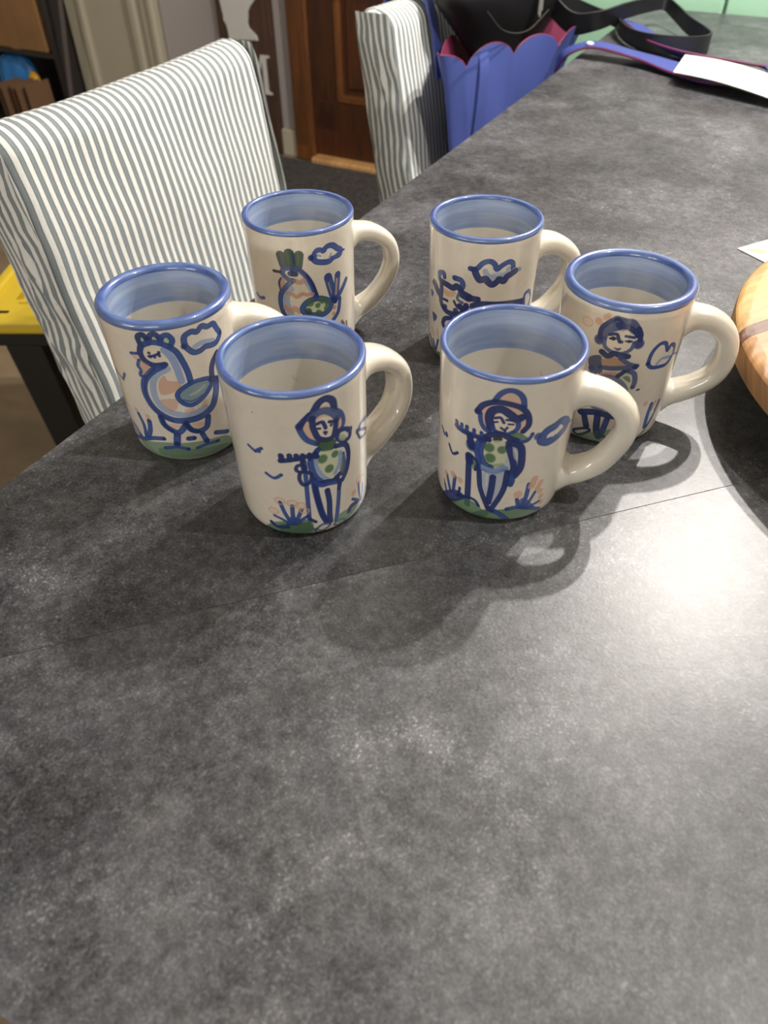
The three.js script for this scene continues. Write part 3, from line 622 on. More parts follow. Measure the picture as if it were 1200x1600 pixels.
  b.fill('leaf', '-111.6,-10 -89.2,8.2 -78.4,15.1 -70.1,13.3 -66.7,10.3 -55,13 -42.9,13.3 -28,6.9 -32,-1.5 -44.8,-2.4 -55.5,-2.8 -68.6,-4.6 -81.4,-6.3 -97.3,-10', 0.9);
  b.fill('pine', '-79.6,-2.2 -66.8,10.8 -63.5,7.2 -73.6,-2.1', 0.5);
  b.line('pine', 2.7, '-73.4,-3.7 -59.9,-2.1', 0.5);
  b.line('blue', 4, '-63.1,12.4 -57.6,9.6 -51.7,4.1');
  b.line('navy', 3.1, '-63.9,13.2 -61.5,10.6');
  b.fill('navy', '-114.7,-8.2 -89.3,16 -79.8,16.4 -82.9,11.5 -102.2,-4.5', 0.95);
  b.line('blue', 2.4, '-98.9,16.9 -95.5,8.7');
  b.line('blue', 2.7, '-95.9,24.3 -91.8,13.2');
  b.line('blue', 2.9, '-88.2,27.7 -89.2,15');
  b.line('navy', 2, '-83.8,21.2 -84.5,15.6');
  b.line('navy', 2.2, '-86,13.6 -77.7,17.1 -72.6,16.5 -70.2,13.1');
  b.dot('peach', 4, '-97.1,24.8');
  b.dot('peach', 5.1, '-89.9,28.4');
  b.dot('peach', 4.7, '-84,27.5');
  b.dot('peach', 3.6, '-98.6,17.2');
  b.fill('blue', '-45.3,13.3 -45.4,20.1 -42.1,21.3 -37.7,16.3 -34.1,11.3 -35.7,9.8', 0.8);
  b.line('blue', 3.1, '-52.4,13.3 -46.2,14.5 -37.7,11.7 -28.9,6.4');
  b.line('blue', 2.5, '-47.1,21.3 -45.3,13.8');
  b.line('blue', 3.1, '-40.7,32.3 -41.5,21.2 -43.8,14');
  b.line('blue', 2.4, '-35.5,24.2 -38.7,17.2 -41.7,13.5');
  b.line('blue', 2.2, '-30.8,14.4 -36.3,13.2 -39.9,12.2');
  b.dot('peach', 6, '-46.8,25.2');
  b.line('peach', 4.9, '-37.4,35.5 -38.6,30.1');
  b.line('peach', 4, '-32.3,31.1 -34.2,26.6');
  b.dot('peach', 4.5, '-31.7,23.5');
  b.dot('peach', 4.5, '-30,18.4');
  b.dot('peach', 3.8, '-28.7,12.8');
  b.loop('blue', 6, '-37.7,65.3 -35.1,70.5 -29.6,72.2 -24.2,73.4 -18.2,68.8 -20.8,65.1 -26.7,63 -32.8,62.2');
  b.dot('blue', 5.1, '-40.3,68.5');
  b.line('white', 1.3, '-33.9,65.7 -30.9,68 -29.5,65.2 -25.5,70.7 -23.8,68.1 -27.2,65.5', 0.9);
  b.line('blue', 2, '-19.4,68.7 -13.4,67.2');
  b.line('navy', 2.2, '-104.8,55.3 -101.1,52.1');
  b.dot('navy', 3.8, '-98.5,53.7');
  b.line('navy', 2, '-95,48.7 -91.4,44.2 -87.1,47.3');
  b.line('leaf', 2, '-110.8,-10 -95,-10 -81.2,-8.4 -66.6,-6.1', 0.85);
  b.line('leaf', 2, '-66.6,-6.1 -54.4,-4.3 -42,-3 -29.7,-2', 0.85);
};
const curlyWoman = (b) => {
  b.dot('peach', 5.2, '-84.3,93.9');
  b.dot('peach', 4.4, '-80.2,97.9');
  b.dot('peach', 3.7, '-79,99.4');
  b.ring('peach', 3.7, '-91.6,90.9');
  b.fill('haze', '-82.5,82.5 -83.2,89.7 -79.2,95.7 -74.9,100.1 -71.5,100.1 -68.2,99.6 -63.7,99.1 -59.2,93.7 -57.5,88.6 -58.6,85.9 -62.8,89.2 -67.8,92.1 -72,90.6 -75.5,88.3 -77.3,84.1 -78.8,82.3');
  b.line('navy', 3, '-82.1,85.4 -81.3,91 -77,96.3');
  b.line('navy', 3.2, '-72.7,94.6 -69.7,92.1 -67.2,94.5 -62.1,91.2 -59.7,88');
  b.line('navy', 2.2, '-76.9,95.6 -73.4,98.4 -70.2,95.7');
  b.line('navy', 3, '-60.3,93.3 -58.3,89.3 -57.9,85.2');
  b.dot('navy', 6.9, '-81.8,81.9');
  b.dot('navy', 7.1, '-58.2,82.4');
  b.fill('cream', '-77.2,84.8 -71.9,90.2 -67.7,91.8 -61.8,87.2 -61.5,80.4 -67,76.5 -74.8,78.1', 0.8);
  b.line('slate', 2.5, '-78.5,83.8 -77.8,78.4 -73.1,75.4 -66.7,75.2 -62.2,78.3 -60.9,83.2');
  b.line('navy', 2.2, '-76.3,87 -72.3,88.1 -70.6,84.9 -69.6,83');
  b.dot('navy', 2.4, '-68.5,83.2');
  b.line('navy', 1.9, '-66.8,87.5 -61.6,86.9');
  b.line('ink', 1.5, '-75.6,84.4 -72.5,84.8');
  b.dot('ink', 3, '-73.7,84.8');
  b.line('slate', 1.6, '-66.1,84 -62.7,84.1');
  b.dot('ink', 2.2, '-64.2,84');
  b.fill('navy', '-72.2,78.5 -70.2,78.3 -68,78.9 -69.3,76.9');
  b.line('navy', 4, '-78.8,73.9 -74.8,71.8 -71.2,74.4 -67.5,73.6 -62.9,73.2');
  b.dot('navy', 3.7, '-78.6,73.8');
  b.fill('haze', '-85.9,67.1 -79.4,70.9 -77.2,65.1 -76.5,58 -83.9,59.9');
  b.fill('rose', '-78,68.1 -73.3,70.4 -68.8,71.3 -62.8,67.3 -66,65.9 -72.9,65.1 -76.6,65.2', 0.85);
  b.fill('rose', '-76.2,59.5 -66.8,60.7 -67.9,57.3 -75.6,56.7', 0.85);
  b.line('slate', 3.4, '-78,62.7 -70.3,63.5 -63.4,64.7 -56.4,65.2');
  b.line('slate', 3.2, '-66.8,71.5 -61.1,67.7 -55.7,66.3');
  b.dot('navy', 3.7, '-56.8,65.6');
  b.line('slate', 3.4, '-60.7,62.7 -56.3,60.5 -54.5,54.5 -54.9,50');
  b.line('navy', 3, '-66.2,57.9 -62.9,61.8');
  b.fill('leaf', '-62.6,57.5 -59.2,58.3 -57.6,53.9', 0.8);
  b.line('navy', 1.5, '-51.4,47.4 -50.1,47.6');
  b.line('slate', 4.4, '-83.2,60.1 -79.3,52.6 -75.8,43.9');
  b.fill('slate', '-77.9,55.3 -66.8,57.8 -57.7,48.6 -57.2,34.7 -78.7,31.2', 0.8);
  b.line('navy', 4.9, '-84.5,24.6 -74.8,27.7 -61.9,26.3');
  b.line('navy', 4.4, '-81.7,22.9 -78.9,14.8');
  b.line('navy', 4.6, '-73,26.6 -71.7,13.7 -69.2,7.1');
  b.line('blue', 4.1, '-66.2,23.9 -67.7,11.5');
  b.loop('navy', 2.1, '-87.4,7.5 -78.9,12.7 -76.2,11.1 -83.7,4.7');
  b.line('navy', 2.5, '-69.1,10 -62.1,6.7');
  b.fill('leaf', '-85.2,3.8 -72,11.9 -59.6,15.3 -54.5,10 -62.8,5.1 -78.1,-0.9', 0.6);
  b.line('blue', 3.5, '-35.7,32 -36.5,22.3 -35.9,12.9');
  b.line('blue', 2.7, '-26.6,30.3 -29.7,20.1 -33.4,12.6');
  b.line('brown', 2.5, '-27.4,31.9 -29.5,24.9');
  b.dot('peach', 4.3, '-41.5,34.3');
  b.line('brown', 1.5, '-31.8,33.2 -34.2,26.2', 0.7);
  b.line('wash', 2.2, '-42,65.5 -38.5,68.7 -30.9,67.4');
  b.loop('blue', 2.8, '-48.5,67.6 -47.7,75.6 -43.7,80.6 -39.1,79.9 -35.8,73.9 -33.6,77.3 -29.2,74.5 -28.4,67.8 -32.8,62.8 -38.8,62.7 -45.4,63.8');
  b.dot('navy', 3.2, '-48.9,67.3');
  b.line('navy', 1.3, '-26.7,67.7 -22,66.2');
  b.line('navy', 2.2, '-99.1,83 -97.8,83.2');
  b.line('leaf', 3, '-92.2,-0.7 -77.7,-2.6 -60.7,-2.2', 0.8);
  b.line('leaf', 3, '-60.7,-2.2 -44.5,-1.3 -34,10.4', 0.8);
};

const glazed = (extra) => new THREE.MeshPhysicalMaterial({ roughness: 0.3, clearcoat: 1, clearcoatRoughness: 0.06, ...extra });
const creamMap = dataTexture(256, 256, (() => { const a = fbm(6, 4, 61), b = lattice(90, 62); return (u, v) => { const k = 1 + 0.09 * (a(u, v) - 0.5) - 0.16 * clamp((b(u, v) - 0.93) * 12); return [211 * k, 204 * k, 190 * k]; }; })());
const bandMap = dataTexture(256, 128, (() => { const a = fbm(5, 4, 63), b = fbm(24, 2, 64); return (u, v) => { const k = 0.7 * a(u, v * 1.0) + 0.3 * b(u * 0.12, v * 0.5), t = clamp((k - 0.25) * 1.6 ); return [mix(122, 170, t), mix(141, 184, t), mix(178, 206, t)]; }; })());
const rimMap = dataTexture(256, 64, (() => { const a = fbm(8, 4, 65); return (u, v) => { const t = clamp((a(u * 2, v) - 0.3) * 2.2); return [mix(60, 102, t), mix(82, 125, t), mix(142, 172, t)]; }; })());
const glazeCream = glazed({ map: creamMap }), glazeBand = glazed({ map: bandMap }), glazeRim = glazed({ map: rimMap });

// the handle: an oval section swept along a D, flaring where it joins the wall
function handleGeometry(pts) {
  const v = pts.map((p) => new THREE.Vector3(p[0], p[1], 0)), C = new THREE.CatmullRomCurve3(v, false, 'centripetal');
  const n = 56, m = 24, pos = [], idx = [], uv = [];
  const knots = pts.length - 1;
  for (let i = 0; i <= n; i++) {
    const t = i / n, c = C.getPoint(t), T = C.getTangent(t), N = new THREE.Vector3(T.y, -T.x, 0);
    const k = Math.min(knots - 1, Math.floor(t * knots)), s = t * knots - k, e = s * s * (3 - 2 * s), a = mix(pts[k][2], pts[k + 1][2], e), b = mix(pts[k][3], pts[k + 1][3], e);
    const hug = clamp((48 - c.x) / 8), flare = 4.6 * Math.pow(clamp((48.5 - c.x) / 9), 2.4);
    for (let j = 0; j <= m; j++) { const q = j / m * 2 * Math.PI, ca = Math.cos(q), sa = Math.sin(q), sq = (x) => Math.sign(x) * Math.pow(Math.abs(x), 0.85); const z = (b + flare) * sq(sa), h = (a + flare) * sq(ca); pos.push(c.x + N.x * h * (1 - hug) - hug * (40.5 - Math.sqrt(1640 - z * z)), c.y + N.y * h, z); uv.push(j / m * 0.5, t); }
  }
  for (let i = 0; i < n; i++) for (let j = 0; j < m; j++) { const a = i * (m + 1) + j; idx.push(a, a + m + 1, a + 1, a + 1, a + m + 1, a + m + 2); }
  const g = new THREE.BufferGeometry(); g.setAttribute('position', new THREE.Float32BufferAttribute(pos.map((x) => x / 1000), 3)); g.setAttribute('uv', new THREE.Float32BufferAttribute(uv, 2)); g.setIndex(idx); g.computeVertexNormals(); return g;
}
const EAR = (top, tip, low, reach, a, b, k) => {           // centre out, height, half thickness, half width; millimetres
  const p = [[39.4, top - 1.8, a * 1.22 * k, b * 1.16 * k], [44, top - 0.8, a * 1.16, b * 1.14], [52, top - 0.3, a * 1.08, b * 1.08], [62, top - 4.5, a, b], [reach - 8.5, top - 12, a * 0.97, b * 0.97], [reach - 6, tip, a * 0.95, b * 0.96],
    [reach - 9, tip - 12, a * 0.97, b * 0.96], [59, low + 7, a, b * 0.97], [46, low + 1.8, a * 1.14, b * 1.08], [39.4, low + 0.2, a * 1.25 * k, b * 1.16 * k]];
  return p.map((q, i) => i > 1 && i < 8 ? q.map((v, j) => 0.2 * p[i - 1][j] + 0.6 * v + 0.2 * p[i + 1][j]) : q);
};
const MUGS = [
  { label: 'painted mug showing a hen with closed eyes, nearest the striped chair', x: -0.3290, z: -0.3226, turn: 43, ear: [84, 55, 18, 82, 6.8, 9.5, 1], bead: 0.0035, band: 0.024, seed: 1, paint: sleepyHen },
  { label: 'painted mug with a farmer in a round bonnet, in front of both hen mugs', x: -0.2181, z: -0.2987, turn: 64.2, ear: [85.6, 53.2, 20.2, 82.5, 6.8, 11.4, 1.02], bead: 0.0024, band: 0.026, seed: 2, paint: rakeFarmer },
  { label: 'painted mug with a hen with a leafy dark comb, behind the other hen mug', x: -0.3220, z: -0.4682, turn: 50, ear: [84.3, 54.9, 17.6, 82.5, 6.5, 9, 1.04], bead: 0.0022, band: 0.022, seed: 3, paint: plumedHen },
  { label: 'painted mug with a horned cow below a cloud, farthest of the row near the turntable', x: -0.1919, z: -0.5207, turn: 42, ear: [83, 55, 17.5, 82.3, 7.2, 10.5, 1], bead: 0.0024, band: 0.023, seed: 4, paint: hornedCow },
  { label: 'painted mug with a farmer in a tall brimmed hat, nearest the long handle shadow', x: -0.1126, z: -0.3671, turn: 13.6, ear: [81.5, 58.6, 19.2, 78.5, 7.3, 9, 1.02], bead: 0.002, band: 0.027, seed: 5, paint: hatFarmer },
  { label: 'painted mug with a curly haired woman, beside the wooden turntable', x: -0.0739, z: -0.4740, turn: 21.3, ear: [81.8, 49.8, 21, 80.5, 7.4, 8.8, 1.02], bead: 0.0034, band: 0.024, seed: 6, paint: curlyWoman },
];
for (const m of MUGS) {
  const t = thing('mug', m.label, 'mug', [m.x, TOP, m.z], m.turn * Math.PI / 180);
  const glaze = new Glaze(m.seed); m.paint(glaze);
  const B = m.bead;
  // wall: u runs round from the handle so that the painting meets its place, v runs up the wall
  const prof = [[0, 0.0012], [0.030, 0.0012], [0.0333, 0], [0.0345, 0], [0.0366, 0.0015], [0.0383, 0.004], [0.0394, 0.009], [0.0399, 0.02], [0.04025, 0.04], [0.0406, 0.06], [0.0411, 0.085], [0.0414, 0.096], [0.0416, 0.108 - 2.4 * B], [0.0414, 0.108 - B]];
  const fine = new THREE.SplineCurve(prof.slice(4).map(([a, b]) => new THREE.Vector2(a, b))).getPoints(60).map((q) => [q.x, q.y]);
  const all = [...prof.slice(0, 4), ...fine];
  const body = grid(144, all.length - 1, (u, v) => { const [r, y] = all[Math.round(v * (all.length - 1))], a = (u - 0.75) * 2 * Math.PI; return [r * Math.cos(a), y, -r * Math.sin(a), u, clamp(y / 0.108)]; });
  part('body', body, glazed({ map: glaze.texture() }), t);
  const ring = []; for (let i = 0; i <= 18; i++) { const a = (-120 + i * (360 / 18)) * Math.PI / 180; ring.push([0.0419 - B + B * Math.cos(a), 0.108 - B + B * 1.0 * Math.sin(a)]); }
  part('rim', lathe(ring.reverse().map((q) => q).reverse(), 96), glazeRim, t);
  const ri = 0.0419 - 2 * B + 0.0001, yb = 0.1065 - m.band;
  part('inner_band', lathe([[ri - 0.0008, yb], [ri - 0.0004, (yb + 0.1) / 2], [ri - 0.0001, 0.1], [ri, 0.108 - B]].reverse(), 96), glazeBand, t).userData.label = 'pale blue glaze band inside';
  part('interior', lathe([[0, 0.006], [0.028, 0.0062], [0.033, 0.009], [0.0352, 0.016], [ri - 0.0014, 0.04], [ri - 0.0008, yb]].reverse(), 96), glazeCream, t);
  part('handle', handleGeometry(EAR(...m.ear)), glazeCream, t);
}

// ---------------------------------------------------------------- round wooden turntable
{
  const CX = 0.2108, CZ = -0.6044, t = thing('lazy_susan', 'large round wooden turntable of honey coloured strips with a dark stripe', 'turntable', [CX, TOP, CZ]);
  const gn = fbm(6, 5, 71), gs = fbm(90, 2, 72);
  const strip = (r, g, b, s) => dataTexture(512, 512, (u, v) => { const w = gn(u * 0.6 + s, v * 1.5), q = gs(u * 0.22 + s, v + w * 0.10), p = gn(u * 2 + 0.3, v * 6 + s), k = 1 + 0.5 * (w - 0.5) + 0.2 * (q - 0.5) + 0.25 * (p - 0.5); return [clamp(r * k, 0, 255), clamp(g * k * (1 - 0.04 * (w - 0.5)), 0, 255), clamp(b * k * (1 - 0.3 * (w - 0.5)), 0, 255)]; });
  const woods = { light: std(0xffffff, 0.5, { map: strip(184, 146, 96, 0.1) }), tan: std(0xffffff, 0.5, { map: strip(174, 128, 80, 0.45) }), dark: std(0xffffff, 0.5, { map: strip(112, 78, 58, 0.7) }) };
  const circle = new THREE.Shape().absarc(0, 0, 0.2125, 0, 2 * Math.PI, false), discGeometry = new THREE.ExtrudeGeometry(circle, { depth: 0.0118, bevelEnabled: true, bevelThickness: 0.006, bevelSize: 0.0102, bevelSegments: 5, curveSegments: 120 }).rotateX(-Math.PI / 2).translate(0, 0.036, 0), disc = new Brush(discGeometry);
  const ev = new Evaluator(); ev.useGroups = false; const A = 0.963;
  // strips across the board, [from, to, wood]
  const cuts = [[-0.23, -0.139, 'light'], [-0.139, -0.128, 'dark'], [-0.128, -0.01, 'tan'], [-0.01, 0.128, 'light'], [0.128, 0.139, 'dark'], [0.139, 0.23, 'tan']];
  for (const [a, b, w] of cuts) {
    const q = new Brush(new THREE.BoxGeometry(0.5, 0.1, b - a - 0.00025)); q.position.set(0, 0.04, 0); q.rotation.y = A; q.position.x = Math.sin(A) * (a + b) / 2; q.position.z = Math.cos(A) * (a + b) / 2; q.updateMatrixWorld();
    let g = ev.evaluate(disc, q, INTERSECTION).geometry; g.clearGroups(); g = toCreasedNormals(g.index ? g.toNonIndexed() : g, 0.45);
    const ca = Math.cos(A), sa = Math.sin(A);
    flatUV(g, (P) => (P[0] * ca - P[2] * sa) * 2.2 + a * 7, (P, N) => ((P[0] * sa + P[2] * ca) + P[1] * 0.8) * 4 + a);
    part('board_strip', g, woods[w], t);
  }
  part('swivel_ring', lathe([[0, 0.022], [0.1, 0.022], [0.1, 0.030], [0, 0.030]].reverse().reverse(), 64), std(0x808080, 0.35, { metalness: 0.9 }), t);
  part('base', lathe([[0, 0], [0.112, 0], [0.116, 0.003], [0.116, 0.018], [0.112, 0.022], [0, 0.022]], 80), woods.tan, t);
}

// ---------------------------------------------------------------- envelope and card
{
  const paper = std(0xcfccc6, 0.75), t = thing('envelope', 'white business envelope with a window, lying on the blue strap', 'envelope', [-0.22, 0, -1.365]);
  // a runs 0..1 along the front edge, b runs 0..1 towards the cabinet
  const at = (a, b, off) => [0.223 * a - 0.006 * b, 0.7665 + 0.003 * Math.sin(a * 5) - 0.007 * a + 0.002 * b * Math.sin(a * 3) + off, 0.089 * a - 0.116 * b];
  const sheet = (a0, a1, b0, b1, off, flip) => { const g = grid(30, 10, (u, v) => { const p = at(mix(a0, a1, u), mix(b0, b1, v), off); return [...p, u, v]; }); if (flip) { g.setIndex(Array.from(g.index.array).reverse()); g.computeVertexNormals(); } return g; };
  part('envelope_body', mergeGeometries([sheet(0, 1, 0, 1, 0.0014), sheet(0, 1, 0, 1, 0, true)]), paper, t);
  part('flap', sheet(0.02, 0.98, 0.62, 1, -0.0006, true), paper, t);
  part('address_window', sheet(0.55, 0.95, 0.42, 0.80, 0.0017), std(0xa9a4a7, 0.25), t);
}
{
  const c = document.createElement('canvas'); c.width = 512; c.height = 384; const g = c.getContext('2d');
  g.fillStyle = '#d8d6d0'; g.fillRect(0, 0, 512, 384);
  const leaf = (x, y, l, w, a) => { g.save(); g.translate(x, y); g.rotate(a); const k = g.createLinearGradient(-l, 0, l, 0); k.addColorStop(0, '#7fbf5a'); k.addColorStop(1, '#c0e09a'); g.fillStyle = k; g.beginPath(); g.moveTo(-l, 0); g.quadraticCurveTo(0, -w, l, 0); g.quadraticCurveTo(0, w, -l, 0); g.fill(); g.restore(); };
  leaf(50, 350, 40, 28, -0.5); leaf(300, 60, 60, 40, 0.7); leaf(420, 300, 56, 36, -0.8);
  const map = new THREE.CanvasTexture(c); map.colorSpace = THREE.SRGBColorSpace;
  const o = part('card', flatUV(box(0.16, 0.0012, 0.15, 0.0005), (P) => P[0] / 0.16 + 0.5, (P) => 0.5 - P[2] / 0.15), std(0xffffff, 0.6, { map }), scene, [0, 0, 0]);
  o.rotation.y = -0.611; o.position.set(0.0776, TOP + 0.0007, -0.820);
  tag(o, 'white paper card printed with a pale green leaf, beside the turntable', 'card');
}

// ---------------------------------------------------------------- chairs in ticking stripe slipcovers
const weave = fbm(64, 2, 81);
const ticking = dataTexture(256, 256, (u, v) => {
  const x = (u * 4) % 1, n = 0.94 + 0.12 * weave(u * 2, v * 2);              // four stripes a tile
  const bar = (a, b) => clamp((x - a) * 40) * clamp((b - x) * 40);
  const k = clamp(0.60 * bar(0.04, 0.58) + 0.4 * (bar(0.04, 0.13) + bar(0.49, 0.58)));
  return [mix(209, 66, k) * n, mix(209, 77, k) * n, mix(204, 84, k) * n];
});
const cloth = std(0xffffff, 0.92, { map: ticking });
const PER = 1 / (4 * 0.0126);
function chair(label, x, z0, z1, lean, seed) {
  const W = z1 - z0, t = thing('dining_chair', label, 'chair', [x, 0, (z0 + z1) / 2], 0, undefined), TOPY = 0.838, TH = 0.066, LOW = 0.47;
  const wob = fbm(7, 3, seed), dx = (y) => (TOPY - y) * lean;                // the back leans away from the seat
  // profile of the cover, front bottom -> over the top -> back bottom
  const P = []; const R = 0.028;
  for (let i = 0; i <= 24; i++) P.push([0, LOW + (TOPY - R - LOW) * i / 24]);
  for (let i = 1; i <= 8; i++) { const a = i / 8 * Math.PI / 2; P.push([-R + R * Math.cos(a), TOPY - R + R * Math.sin(a)]); }
  P.push([-TH / 2, TOPY + 0.001]);
  for (let i = 0; i <= 8; i++) { const a = Math.PI / 2 + i / 8 * Math.PI / 2; P.push([-TH + R + R * Math.cos(a), TOPY - R + R * Math.sin(a)]); }
  for (let i = 1; i <= 24; i++) P.push([-TH, TOPY - R - (TOPY - R - 0.10) * i / 24]);
  let s = 0; const S = P.map((q, i) => (s += i ? Math.hypot(q[0] - P[i - 1][0], q[1] - P[i - 1][1]) : 0));
  const NP = P.length - 1;
  const bulge = (y, u) => 0.010 * Math.sin(Math.PI * clamp(u)) * clamp((TOPY - y) * 8);
  part('back_cover', grid(48, NP, (u, v) => {
    const i = Math.round(v * NP), [px, py] = P[i], y = py, e = Math.min(u, 1 - u) * W, edge = 0.006 * Math.pow(clamp(1 - e / 0.014), 2) * clamp((py - TOPY + 0.05) * 20);
    const w = (wob(u, py * 1.3) - 0.5) * 0.010, sag = 0.006 * Math.sin(Math.PI * u) * clamp((py - 0.6) * 4);
    const round = (px > -TH / 2 ? -1 : 1) * 0.014 * Math.pow(clamp(1 - e / 0.022), 2);
    return [px + dx(y) + (px > -TH / 2 ? 1 : -0.4) * bulge(y, u) + w + round, y - edge - sag, (u - 0.5) * W, (u * W + w * 0.25) * PER, S[i] * 4];
  }), cloth, t);
  for (const sgn of [1, -1]) {
    part('side_cover', grid(10, 40, (u, v) => {
      const y = mix(0.10, TOPY - 0.004, v), tt = sgn > 0 ? u : 1 - u, inset = Math.sqrt(Math.max(0, 1 - Math.pow(clamp((y - (TOPY - R)) / R), 2))), w = mix(TH * 0.5 - R * 0.3, TH * 0.5, inset);
      const crease = 0.005 * Math.sin(y * 70 + 9 * wob(y, tt)) * (wob(y * 3, tt * 0.5) - 0.25), puff = 0.006 * Math.sin(Math.PI * tt);
      return [-TH / 2 + (tt - 0.5) * 2 * w + dx(y), y, sgn * (W / 2 + puff + crease) - sgn * 0.001, ((tt - 0.5) * 2 * w + crease * 0.9 + 0.003 * Math.sin(y * 31 + seed)) * PER * 1.15, y * 4];
    }), cloth, t);
  }
  const seatX = dx(0.47);
  part('seat_cover', boxUV(box(0.42, 0.09, W - 0.01, 0.025), PER), cloth, t, [seatX + 0.185, 0.435, 0]);
  part('skirt', flatUV(box(0.40, 0.32, W - 0.03, 0.02), (P, N) => (Math.abs(N[0]) > Math.abs(N[2]) ? P[2] : P[0]) * PER, (P) => P[1] * 4), cloth, t, [seatX + 0.185, 0.24, 0]);
  for (const sx of [-1, 1]) for (const sz of [-1, 1]) part('leg', box(0.04, 0.1, 0.04, 0.004), std(0x3b2417, 0.5), t, [seatX + 0.185 + sx * 0.16, 0.05, sz * (W / 2 - 0.05)]);
  return t;
}
chair('striped slipcovered dining chair beside the hen mugs, nearest the camera', -0.725, -0.985, -0.530, 0.155, 3);
chair('striped slipcovered dining chair with a blue tote hanging at its back', -0.640, -1.685, -1.228, 0.15, 8);

// ---------------------------------------------------------------- blue tote on the chair seat, with its straps, and the black handbag in it
const toteBlue = std(0x48569a, 0.6), toteMagenta = std(0x6a1f40, 0.6), strapBlue = std(0x343f80, 0.6), blackLeather = std(0x101012, 0.5), blackStrap = std(0x1d1d20, 0.48);
{
  const C = [-0.545, -1.455];
  const loop = new THREE.CatmullRomCurve3([[-0.560, -1.245], [-0.505, -1.385], [-0.447, -1.555], [-0.462, -1.66], [-0.56, -1.66], [-0.610, -1.56], [-0.605, -1.42], [-0.588, -1.31]].map(([x, z]) => new THREE.Vector3(x, 0, z)), true, 'centripetal');
  const t = thing('tote_bag', 'royal blue tote bag with scalloped edges standing on the striped chair', 'bag', [C[0], 0, C[1]]);
  const NS = 8, rim = (u) => { const q = loop.getPointAt(u); return 0.752 - 0.012 * clamp((-1.40 - q.z) / 0.2) + 0.030 * Math.sqrt(Math.abs(Math.sin(Math.PI * (u * NS + 0.54)))); };
  const wall = (off, seg = 200) => grid(seg, 26, (u, v) => {
    const q = loop.getPointAt(u % 1), top = rim(u % 1), y = mix(0.50, top, v), k = 0.62 + 0.38 * Math.pow(v, 1.7), dx = q.x - C[0], dz = q.z - C[1], L = Math.hypot(dx, dz);
    const fold = 0.006 * Math.sin(u * 40 + v * 5) * (1 - v) + 0.012 * Math.sin(Math.PI * v) * Math.sin(u * 9 + 1);
    return [dx * k - dx / L * (off - fold), y, dz * k - dz / L * (off - fold), u * 4, v];
  });
  part('bag_body', wall(0), toteBlue, t);
  const inside = wall(0.0035); inside.setIndex(Array.from(inside.index.array).reverse()); inside.computeVertexNormals();
  const lining = part('lining', inside, toteMagenta, t); lining.userData.label = 'magenta lining';
  part('bag_bottom', lathe([[0, 0.497], [0.1, 0.497], [0.104, 0.501], [0, 0.505]], 40).scale(0.55, 1, 1.25), toteBlue, t);
  part('edge_piping', grid(240, 6, (u, v) => { const q = loop.getPointAt(u % 1), dx = q.x - C[0], dz = q.z - C[1], L = Math.hypot(dx, dz), a = v * 2 * Math.PI; return [dx - dx / L * (0.0018 + 0.0014 * Math.cos(a)), rim(u % 1) + 0.0014 * Math.sin(a), dz - dz / L * (0.0018 + 0.0014 * Math.cos(a))]; }), toteMagenta, t);
  // sewn-down strap on the front, the strap hooked over the chair back, and the long strap lying on the counter
  const local = (P) => P.map(([x, y, z, a, b, c]) => [x - C[0], y, z - C[1], a, b, c]);
  part('strap_seam', ribbon(local([[-0.523, 0.772, -1.335, 0.004, 0, -0.010], [-0.520, 0.75, -1.337, 0.004, 0, -0.010], [-0.522, 0.70, -1.34, 0.004, 0, -0.010], [-0.53, 0.62, -1.345, 0.004, 0, -0.010]]), 0.004), toteBlue, t);
  part('strap', ribbon(local([[-0.728, 0.66, -1.36, 0, 0, 0.013], [-0.722, 0.78, -1.36, 0, 0, 0.013], [-0.706, 0.838, -1.36, 0, 0, 0.013], [-0.675, 0.850, -1.36, 0, 0, 0.013], [-0.642, 0.840, -1.36, 0, 0, 0.013], [-0.624, 0.80, -1.36, 0, 0, 0.013], [-0.611, 0.72, -1.36, 0, 0, 0.013]]), 0.004), toteBlue, t);
  const lie = local([[-0.447, 0.715, -1.50, 0.004, 0.0, 0.013], [-0.425, 0.752, -1.475, 0.008, 0.0, 0.016], [-0.385, 0.768, -1.478, 0.004, 0, 0.019], [-0.30, 0.762, -1.468, 0.0, 0.001, 0.023], [-0.22, 0.757, -1.432, -0.008, 0, 0.026], [-0.155, 0.756, -1.405, -0.006, 0, 0.028], [-0.085, 0.757, -1.43, 0.012, 0, 0.022], [-0.08, 0.758, -1.49, 0.022, 0, 0.004], [-0.15, 0.758, -1.515, 0.004, 0.004, 0.018], [-0.232, 0.760, -1.515, -0.004, 0.008, 0.016], [-0.285, 0.762, -1.55, -0.014, 0.008, 0.012], [-0.325, 0.762, -1.63, -0.018, 0.004, 0.008], [-0.375, 0.764, -1.70, -0.016, 0.004, 0.010], [-0.43, 0.765, -1.72, -0.004, 0.004, 0.016], [-0.475, 0.74, -1.66, 0.0, 0.0, 0.014]]);
  const long = part('strap', ribbon(lie, 0.004, 160), strapBlue, t);
  const edge = new THREE.CatmullRomCurve3(lie.map((p) => new THREE.Vector3(p[0] + p[3], p[1] + p[4], p[2] + p[5])), false, 'centripetal');
  part('strap_edge', new THREE.TubeGeometry(edge, 160, 0.0015, 8), toteMagenta, long);
  part('eyelet', new THREE.TorusGeometry(0.0045, 0.002, 10, 24).rotateX(Math.PI / 2), std(0xf4f2ee, 0.25, { metalness: 0.3 }), long, [-0.383 - C[0], 0.772, -1.47 - C[1]]);
}
